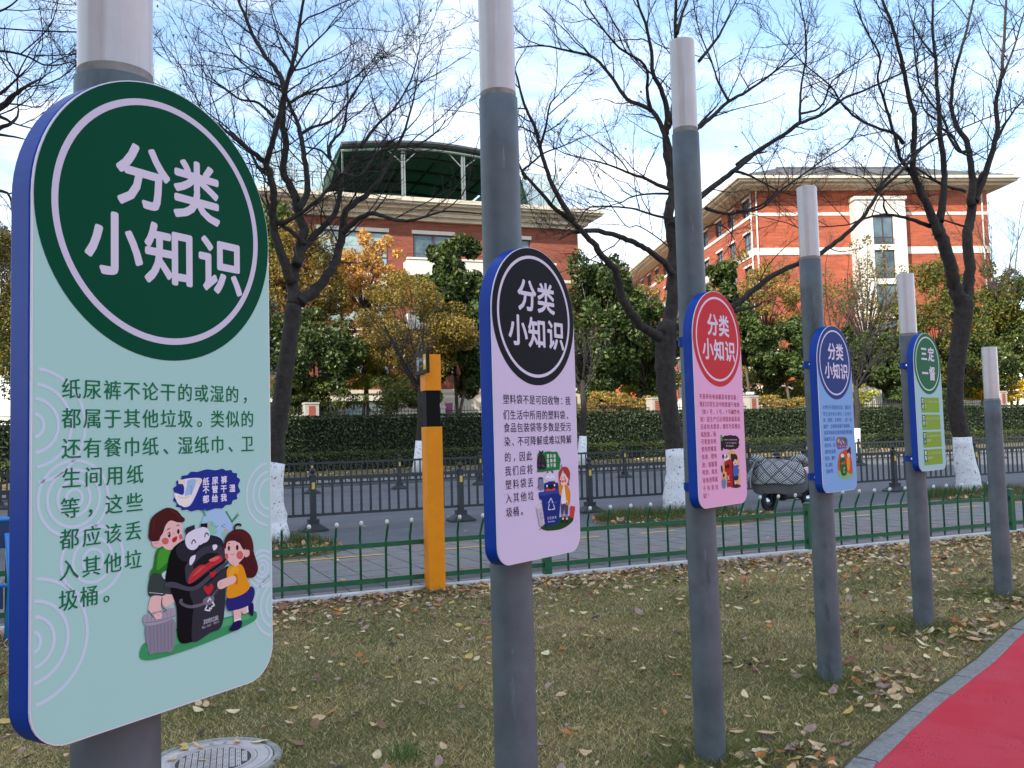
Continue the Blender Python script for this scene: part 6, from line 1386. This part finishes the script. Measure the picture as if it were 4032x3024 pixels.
# ------------------------------------------------------------------ building B (right)
aB = R(5); B0 = Vector((22.54, 80.07, 0)); bB = empty('brick_building', B0, aB, 'tall orange brick building at right with slate hip roof and white stair tower', 'building')
WB, DB, HB = 22.6, 56.0, 23.6
tw0, tw1 = 9.15, 13.9
b = MB(); side_w = []
pB = lambda px, py: None
for fl in range(7):
    zt = 23.2 - 3.15*fl
    for x in ([1.0, 5.2, 9.0] + [13.5+4.2*k for k in range(10)]):
        side_w.append((x, x+1.9, zt-1.7, zt))
b.box(0, tw0, 0, .35, 5.7, HB); b.box(tw0, tw1, 0, .35, 22.5, HB); b.box(tw1, WB, 0, .35, 5.7, HB)
facade(b, .36, DB, 5.7, HB, [(a, c, d, e) for a, c, d, e in side_w if d > 5.7], .35, flip=True)
b.box(WB-.35, WB, .36, DB, 5.7, HB); b.box(0, WB, DB, DB+.3, 5.7, HB); b.build('brick_wall', M_brick2, bB)
b = MB(); b.box(-.06, tw0-.001, -.06, .3, -.3, 5.698); b.box(tw1+.001, WB+.06, -.06, .3, -.3, 5.698); b.box(-.06, .3, .301, DB, -.3, 5.698); b.box(WB-.3, WB+.06, .301, DB, -.3, 5.698); b.build('stone_base', M_whitew, bB)
b = MB(); zs5 = [(21.28, 21.57), (17.65, 18.31), (8.7, 9.0)]
for z0, z1 in zs5:
    b.box(-.05, tw0-.002, -.05, -.001, z0, z1); b.box(tw1+.002, WB+.05, -.05, -.001, z0, z1); b.box(-.05, -.001, 0, DB, z0, z1); b.box(WB+.001, WB+.05, 0, DB, z0, z1)
for fl in range(1, 7): z = 23.2-3.15*fl; b.box(-.05, -.002, 0, DB, z-2.05, z-1.75) if abs(z-1.9-17.9) > .8 else None
b.build('stone_band', M_whitew, bB)
for x, y in ((.25, -.12), (WB-.6, -.12), (-.12, .3)):
    b = MB(); b.tube([(x, y, 0), (x, y, HB)], .07, 6); b.build('downpipe', M_whitew, bB)
b = MB(); tw = [(tw0+1.6, tw0+3.55, z-2.6, z) for z in (20.95, 17.8, 14.65, 11.5, 8.35, 5.2)]
b2 = MB(); facade(b2, tw0, tw1, -.3, 22.45, tw, .3)
vs2 = [(x, y-1.15, z) for x, y, z in b2.v]; b2.v = vs2; b2.box(tw0, tw0+.3, -.849, .0, -.3, 22.45); b2.box(tw1-.3, tw1, -.849, .0, -.3, 22.45); b2.box(tw0-.12, tw1+.12, -1.28, .0, 22.452, 22.75); tower = b2.build('stair_tower', M_whitew, bB)
b = MB(); b.bar((tw0+.3, -1.1, 23.35), (tw1-.3, -1.1, 23.35), .04)
for k in range(8): x = tw0+.3+(tw1-tw0-.6)*k/7; b.bar((x, -1.1, 22.75), (x, -1.1, 23.35), .03)
b.build('railing', M_frame, tower)
def win_obj(parent, x0, x1, z0, z1, y, M, n=2, side=False, mun=True):
    b = MB(); f = .08
    def bx(a, c, d, e, y0, y1):
        if side: b.box(y0, y1, a, c, d, e)
        else: b.box(a, c, y0, y1, d, e)
    bx(x0, x1, z0, z0+f, y, y+.08); bx(x0, x1, z1-f, z1, y, y+.08); bx(x0, x0+f, z0+f, z1-f, y, y+.08); bx(x1-f, x1, z0+f, z1-f, y, y+.08)
    for k in range(1, n): xm = x0+(x1-x0)*k/n; bx(xm-.05, xm+.05, z0+f, z1-f, y-.005, y+.08)
    bx(x0+f, x1-f, z0+.62, z0+.69, y+.003, y+.075)
    w_ = b.build('window', M_frame, parent)
    for k in range(n):
        b = MB(); xa, xb = x0+(x1-x0)*k/n+.05, x0+(x1-x0)*(k+1)/n-.05
        if side: b.box(y+.035, y+.055, xa, xb, z0+f, z1-f)
        else: b.box(xa, xb, y+.035, y+.055, z0+f, z1-f)
        b.build('pane', M, w_)
    return w_
for i, (x0, x1, z0, z1) in enumerate(tw):
    w_ = win_obj(tower, x0, x1, z0, z1, -1.0, M_glass)
    b = MB(); b.bar((x0, -1.2, z0+.45), (x1, -1.2, z0+.45), .04); b.bar((x0, -1.2, z0+.05), (x1, -1.2, z0+.05), .04)
    for k in range(9): x = x0+(x1-x0)*k/8; b.bar((x, -1.2, z0+.05), (x, -1.2, z0+.45), .02)
    b.build('guard_rail', M_frame, w_)
for (x0, x1, z0, z1) in [q for q in side_w if q[2] > 5.7]:
    w_ = win_obj(bB, x0, x1, z0, z1, .15, M_glass, side=True)
    b = MB(); b.box(-.06, .1, x0-.12, x1+.12, z0-.22, z0-.002); b.build('sill', M_whitew, w_); b = MB(); b.box(-.05, .1, x0-.12, x1+.12, z1+.002, z1+.2); b.build('lintel', M_whitew, w_)
b = MB(); e1, e2 = 1.35, 2.1
b.box(-.3, WB+.3, -.35, DB+.3, HB+.002, HB+.15); b.box(-e1, WB+e1, -e1, DB+e1, HB+.152, HB+.38); b.box(-e2+.25, WB+e2-.25, -e2+.25, DB+e2, HB+.382, HB+.60); b.box(-e2, WB+e2, -e2, DB+e2, HB+.602, HB+.85)
b.build('eaves', M_cream, bB)
b = MB(); zr0, zr1 = HB+.852, HB+4.3; m_ = 6.0
b.add([(-e2+.1, -e2+.1, zr0), (WB+e2-.1, -e2+.1, zr0), (WB+e2-.1, DB+e2, zr0), (-e2+.1, DB+e2, zr0), (m_-e2, m_-e2, zr1-1.0), (WB+e2-m_, m_-e2, zr1-1.0), (WB+e2-m_, DB-m_, zr1-1), (m_-e2, DB-m_, zr1-1)], [(0,1,5,4), (1,2,6,5), (2,3,7,6), (3,0,4,7), (4,5,6,7)]); rf = b.build('roof', M_slate, bB)
b = MB()
for k in range(9):
    t = (k+.5)/9; z = zr0+(zr1-1.0-zr0)*t; o_ = (m_)*t; b.box(-e2+.1+o_, WB+e2-.1-o_, -e2+.04+o_, -e2+.14+o_, z-.02, z+.05)
b.box(m_-e2, WB+e2-m_, m_-e2-.1, m_-e2+.1, zr1-1, zr1-.85); b.build('tile_course', M_slate, rf)
# low gabled roof seen beyond the left building
fb = at(2430, 1100, 130); fr = empty('distant_building', (fb.x, fb.y, 0), R(5), 'distant building with a grey roof seen between the two brick buildings', 'building')
b = MB(); b.box(-3.5, 4, 0, 14, 0, fb.z-1.5); b.build('wall', M_brick2, fr); b = MB(); b.add([(-4.5,-1,fb.z-1.5), (5,-1,fb.z-1.5), (5,15,fb.z-1.5), (-4.5,15,fb.z-1.5), (-3,6,fb.z+1.8), (4,6,fb.z+1.8)], [(0,1,5,4), (1,2,5), (2,3,4,5), (3,0,4), (3,2,1,0)]); b.build('roof', M_slate, fr)

# tall apartment block behind the viewer on the sunny side: it throws the shade over road and lawn
tb = empty('apartment_tower', (-46.0, -34.0, 0), math.atan2(-.6, .8), 'tall pale apartment block behind the viewpoint that shades the lawn and the road', 'building')
b = MB(); b.box(-18, 46, -14, 0, -.05, 69.0); b.build('wall', M_pent, tb)
b = MB()
for fl in range(21):
    for k in range(15): b.box(-15.5+4*k, -13.0+4*k, .001, .05, 2+3.1*fl, 3.9+3.1*fl)
b.build('window_rows', M_glass, tb)

# ------------------------------------------------------------------ electric scooter with quilted wind cover
sc_p = Vector((5.67, 18.82, 0)); SC = empty('electric_scooter', (sc_p.x, sc_p.y, 0), R(-62), 'parked electric scooter with grey houndstooth quilted wind cover behind the green fence', 'scooter')
def hound():
    M = bpy.data.materials.new('houndstooth quilt'); M.use_nodes = True; t = M.node_tree; bs = t.nodes['Principled BSDF']; bs.inputs['Roughness'].default_value = .9
    tcn = t.nodes.new('ShaderNodeTexCoord'); ck = t.nodes.new('ShaderNodeTexChecker'); mpn = t.nodes.new('ShaderNodeMapping'); mpn.inputs['Rotation'].default_value = (R(20), R(10), R(45)); t.links.new(tcn.outputs['UV'], mpn.inputs[0]); t.links.new(mpn.outputs[0], ck.inputs['Vector']); ck.inputs['Scale'].default_value = 40
    mpn.inputs['Rotation'].default_value = (0, 0, 0)
    ck.inputs['Color1'].default_value = (*srgb('#c2c4c8'), 1); ck.inputs['Color2'].default_value = (*srgb('#23262c'), 1)
    # diamond quilting: dark seams
    sx = t.nodes.new('ShaderNodeSeparateXYZ'); t.links.new(tcn.outputs['UV'], sx.inputs[0])
    outs = []
    for sg in (1, -1):
        a = t.nodes.new('ShaderNodeMath'); a.operation = 'MULTIPLY_ADD'; t.links.new(sx.outputs[1], a.inputs[0]); a.inputs[1].default_value = sg; t.links.new(sx.outputs[0], a.inputs[2])
        m2 = t.nodes.new('ShaderNodeMath'); m2.operation = 'MULTIPLY'; t.links.new(a.outputs[0], m2.inputs[0]); m2.inputs[1].default_value = 3.6
        p = t.nodes.new('ShaderNodeMath'); p.operation = 'PINGPONG'; t.links.new(m2.outputs[0], p.inputs[0]); p.inputs[1].default_value = .5; outs.append(p)
    mn = t.nodes.new('ShaderNodeMath'); mn.operation = 'MINIMUM'; t.links.new(outs[0].outputs[0], mn.inputs[0]); t.links.new(outs[1].outputs[0], mn.inputs[1])
    bu = t.nodes.new('ShaderNodeBump'); bu.inputs['Strength'].default_value = .9; bu.inputs['Distance'].default_value = .03
    sq = t.nodes.new('ShaderNodeMath'); sq.operation = 'POWER'; t.links.new(mn.outputs[0], sq.inputs[0]); sq.inputs[1].default_value = .5; t.links.new(sq.outputs[0], bu.inputs['Height'])
    ls = t.nodes.new('ShaderNodeMapRange'); ls.inputs['From Min'].default_value = .02; ls.inputs['From Max'].default_value = .10; ls.inputs['To Min'].default_value = .35; t.links.new(mn.outputs[0], ls.inputs['Value'])
    ml = t.nodes.new('ShaderNodeMix'); ml.data_type = 'RGBA'; ml.blend_type = 'MULTIPLY'; ml.inputs[0].default_value = 1; t.links.new(ck.outputs[0], ml.inputs[6]); t.links.new(ls.outputs[0], ml.inputs[7])
    t.links.new(ml.outputs[2], bs.inputs['Base Color']); t.links.new(bu.outputs[0], bs.inputs['Normal']); return M
M_hound = hound()
def cloth(name, M, grid_pts, parent, th=.02):
    """grid_pts rows of points, smooth sheet with thickness and uv"""
    rows_ = len(grid_pts); cols_ = len(grid_pts[0]); me = bpy.data.meshes.new(name)
    me.from_pydata([tuple(p) for r_ in grid_pts for p in r_], [], [(i*cols_+j, i*cols_+j+1, (i+1)*cols_+j+1, (i+1)*cols_+j) for i in range(rows_-1) for j in range(cols_-1)])
    uv = me.uv_layers.new(name='UVMap')
    for li, l in enumerate(me.loops):
        i, j = divmod(l.vertex_index, cols_); uv.data[li].uv = (j/(cols_-1), i/(cols_-1))
    me.materials.append(M); me.polygons.foreach_set('use_smooth', [True]*len(me.polygons))
    o = inst(name, me, parent); so = o.modifiers.new('thick', 'SOLIDIFY'); so.thickness = th; so.offset = 0
    su = o.modifiers.new('sub', 'SUBSURF'); su.levels = 2; su.render_levels = 2; return o
# scooter local: +y towards the rear, front faces -y (towards the viewer and a little left)
def wheel(y, rad, parent, nm='wheel'):
    b = MB(); Mx = Matrix.Rotation(math.pi/2, 4, 'Y'); b.lathe([(rad*.62, -.03), (rad*.9, -.045), (rad, -.02), (rad, .02), (rad*.9, .045), (rad*.62, .03), (rad*.62, -.03)], 28, (0, y, rad), Mx); w_ = b.build(nm, M_rubber, parent)
    b = MB(); b.lathe([(.03, -.05), (rad*.6, -.02), (rad*.6, .02), (.03, .05)], 16, (0, y, rad), Mx); b.build('hub', M_chrome, w_)
wheel(-.42, .21, SC); wheel(.72, .21, SC)
b = MB(); b.tube([(0, -.42, .21), (0, -.36, .45), (0, -.25, .75), (0, -.2, 1.0)], .035, 8); b.box(-.07, .07, -.52, -.32, .40, .44); b.tube([(-.07, -.42, .21), (-.07, -.38, .48)], .018, 6); b.tube([(.07, -.42, .21), (.07, -.38, .48)], .018, 6); b.build('front_fork', M_dark, SC)
b = MB(); b.prism([(-.22, .22), (.22, .22), (.26, .34), (.22, .98), (.14, 1.06), (-.14, 1.06), (-.22, .98), (-.26, .34)], -.24, -.12); o = b.build('leg_shield', M_dark, SC); o.modifiers.new('bv', 'BEVEL').width = .03
b = MB(); b.box(-.17, .17, -.14, .40, .24, .36); b.box(-.15, .15, .30, .95, .36, .62); o = b.build('body', M_dark, SC); o.modifiers.new('bv', 'BEVEL').width = .04
b = MB(); b.box(-.16, .16, .18, .98, .69, .82); b.box(-.13, .13, .20, .95, .6, .70); o = b.build('seat', M_dark, SC); mo = o.modifiers.new('bv', 'BEVEL'); mo.width = .05; mo.segments = 4
b = MB(); b.tube([(-.33, -.12, 1.05), (-.15, -.18, 1.08), (0, -.2, 1.04), (.15, -.18, 1.08), (.33, -.12, 1.05)], .018, 8); b.lathe([(.0, -.04), (.09, -.03), (.1, .02), (.07, .06), (.0, .07)], 14, (0, -.22, 1.08)); b.build('handlebar', M_dark, SC)
b = MB(); b.tube([(0, .74, .3), (0, .9, .62)], .03, 6); b.box(-.12, .12, .8, 1.02, .5, .58); b.tube([(-.16, .5, .2), (-.16, .9, .24)], .035, 8); b.build('rear_frame', M_chrome, SC)
b = MB(); b.prism([(-.40, .0), (-.1, .04), (.0, .10), (-.1, .14), (-.36, .12)], -.02, .03); o = b.build('side_cover', M_chrome, SC); o.location = (-.02, -.28, .30); o.rotation_euler = (0, 0, R(-10))
def arc_row(z, w, y0, bow, n=9, tilt=0, wob=0):
    return [Vector((w*(2*j/(n-1)-1), y0 + bow*(2*j/(n-1)-1)**2 + wob*math.sin(j*2.1+z*9), z + tilt*(2*j/(n-1)-1) - (0.02*math.sin(j*1.3)))) for j in range(n)]
low = [arc_row(.36, .44, -.44, .22), arc_row(.52, .52, -.47, .26), arc_row(.72, .50, -.45, .27), arc_row(.90, .46, -.40, .22)]
cloth('lining_panel', M_lining, low, SC)
mid = [arc_row(.58, .46, -.53, .20, wob=.012, tilt=.0), arc_row(.68, .47, -.535, .20, wob=.015), arc_row(.82, .46, -.51, .19, wob=.015), arc_row(.96, .42, -.46, .16, wob=.012), arc_row(1.05, .37, -.40, .13, wob=.02, tilt=.015), arc_row(1.09, .34, -.30, .08, wob=.02, tilt=-.01)]
cloth('quilted_cover', M_hound, mid, SC)
# left side wing that flares outwards
wing = [[Vector((-.44-.02*k, -.42+.04*k, .98-.02*k)), Vector((-.56, -.36+.03*k, .80)), Vector((-.64, -.30, .66-.02*k)), Vector((-.74-.02*k, -.22+.02*k, .56))] for k in range(1)]
wing = [[Vector((-.30, -.30, 1.10)), Vector((-.42, -.30, .94)), Vector((-.54, -.27, .76)), Vector((-.66, -.22, .62)), Vector((-.74, -.18, .52))], [Vector((-.40, -.42, 1.06)), Vector((-.46, -.44, .90)), Vector((-.53, -.42, .74)), Vector((-.62, -.36, .62)), Vector((-.70, -.30, .50))], [Vector((-.36, -.50, 1.0)), Vector((-.40, -.53, .88)), Vector((-.44, -.53, .76)), Vector((-.48, -.50, .66)), Vector((-.52, -.46, .58))]]
cloth('side_flap', M_hound, wing, SC)
for sx in (-1, 1):
    b = MB(); b.tube([(sx*.20, -.30, 1.02), (sx*.30, -.27, 1.08), (sx*.40, -.2, 1.09), (sx*.47, -.1, 1.02)], [.05, .085, .095, .075], 12); o = b.build('handle_muff', M_hound, SC)
    uv = o.data.uv_layers.new(name='UVMap')
    for li, l in enumerate(o.data.loops): co = o.data.vertices[l.vertex_index].co; uv.data[li].uv = (co.x*1.1+co.y*.6, co.z*1.1)
b = MB(); b.lathe([(.0, .07), (.05, .06), (.09, .0), (.06, -.01)], 14, (.0, -.36, 1.17)); b.build('dashboard', M_dark, SC)
for o_ in SC.children:
    if o_.name.split('.')[0] in ('lining_panel', 'quilted_cover', 'side_flap', 'handle_muff', 'handlebar', 'dashboard'):
        o_.rotation_euler.z = R(36); o_.scale = (1.16, 1.0, 1.0); o_.location = (0, -.06, 0)
hl = empty('helmet', (0, 0, 0), 0, 'pale pink helmet hanging at the rear of the covered scooter, beside the grey pole', 'helmet')
hp = at(3178, 1860, sc_p.y+.2); hl.location = hp
b = MB(); b.lathe([(.0001, .12), (.05, .112), (.09, .085), (.118, .04), (.125, 0), (.12, -.05), (.11, -.08)], 24); b.build('shell', M_pink, hl); b = MB(); b.tube([(-.10, 0, -.07), (-.05, -.03, -.14), (.05, -.03, -.15), (.10, 0, -.07)], .008, 5); b.build('strap', M_rubber, hl)

# ------------------------------------------------------------------ white car at the left edge, blue frame
cp = rd(-19.2, 13.0); CR = empty('parked_car', (cp.x, cp.y, 0), R(24), 'white van on the road at the left edge behind the dark railing', 'car')
prof = [(-2.35,.35), (-2.38,.75), (-2.25,1.0), (-1.75,1.12), (-1.05,1.72), (-.6,1.84), (1.9,1.84), (2.25,1.7), (2.4,1.05), (2.42,.4)]
b = MB(); b.prism(prof, -.88, .88); o = b.build('body', M_carw, CR); mo = o.modifiers.new('bv', 'BEVEL'); mo.width = .09; mo.segments = 3; mo.limit_method = 'ANGLE'
for x0, x1 in ((-1.15, -.35), (-.25, .75), (.85, 2.0)):
    b = MB(); b.prism([(x0 + (.32 if x0 < -1 else 0), 1.62), (x1, 1.64), (x1, 1.16), (x0-.1 if x0 < -1 else x0, 1.16)][::-1], -.895, -.875); b.build('side_window', M_glass, CR)
for x in (-1.5, 1.5):
    b = MB(); b.lathe([(.0001, -.1), (.2, -.1), (.32, -.09), (.33, 0), (.33, .1)], 24, (x, -.82, .33), Matrix.Rotation(math.pi/2, 4, 'X')); w_ = b.build('wheel', M_rubber, CR); b = MB(); b.lathe([(.0001, .11), (.19, .105), (.2, .09)], 16, (x, -.82, .33), Matrix.Rotation(math.pi/2, 4, 'X')); b.build('rim', M_chrome, w_)
b = MB(); b.box(2.36, 2.44, -.8, -.55, .8, 1.05); b.build('tail_light', mat('red lamp', '#8c1c1c', .3), CR)
bf = onground(24, 2530); BF = empty('exercise_frame', (bf.x, bf.y, 0), R(24), 'blue metal tube frame with navy panels at the left edge of the lawn', 'frame')
zz = [at(24, y, bf.y).z for y in (2046, 2160, 2308, 2400)]
b = MB(); b.tube([(0, 0, 0), (.03, 0, .5), (.0, 0, zz[0]-.12)], .022, 10); b.build('upright', M_lblue, BF); b = MB(); b.tube([(-1.5, 0, 0), (-1.5, 0, zz[0])], .022, 10); b.build('upright', M_lblue, BF)
b = MB(); b.tube([(-1.6, .05, zz[0]), (.05, .05, zz[0])], .022, 8); b.tube([(-1.6, .05, zz[2]), (.0, .05, zz[2])], .018, 8); b.build('crossbar', M_lblue, BF)
b = MB(); b.box(-1.5, .03, .04, .06, zz[1], zz[0]-.022); b.box(-1.5, -.03, .04, .06, zz[3], zz[2]-.018); b.build('panel', M_navy, BF)
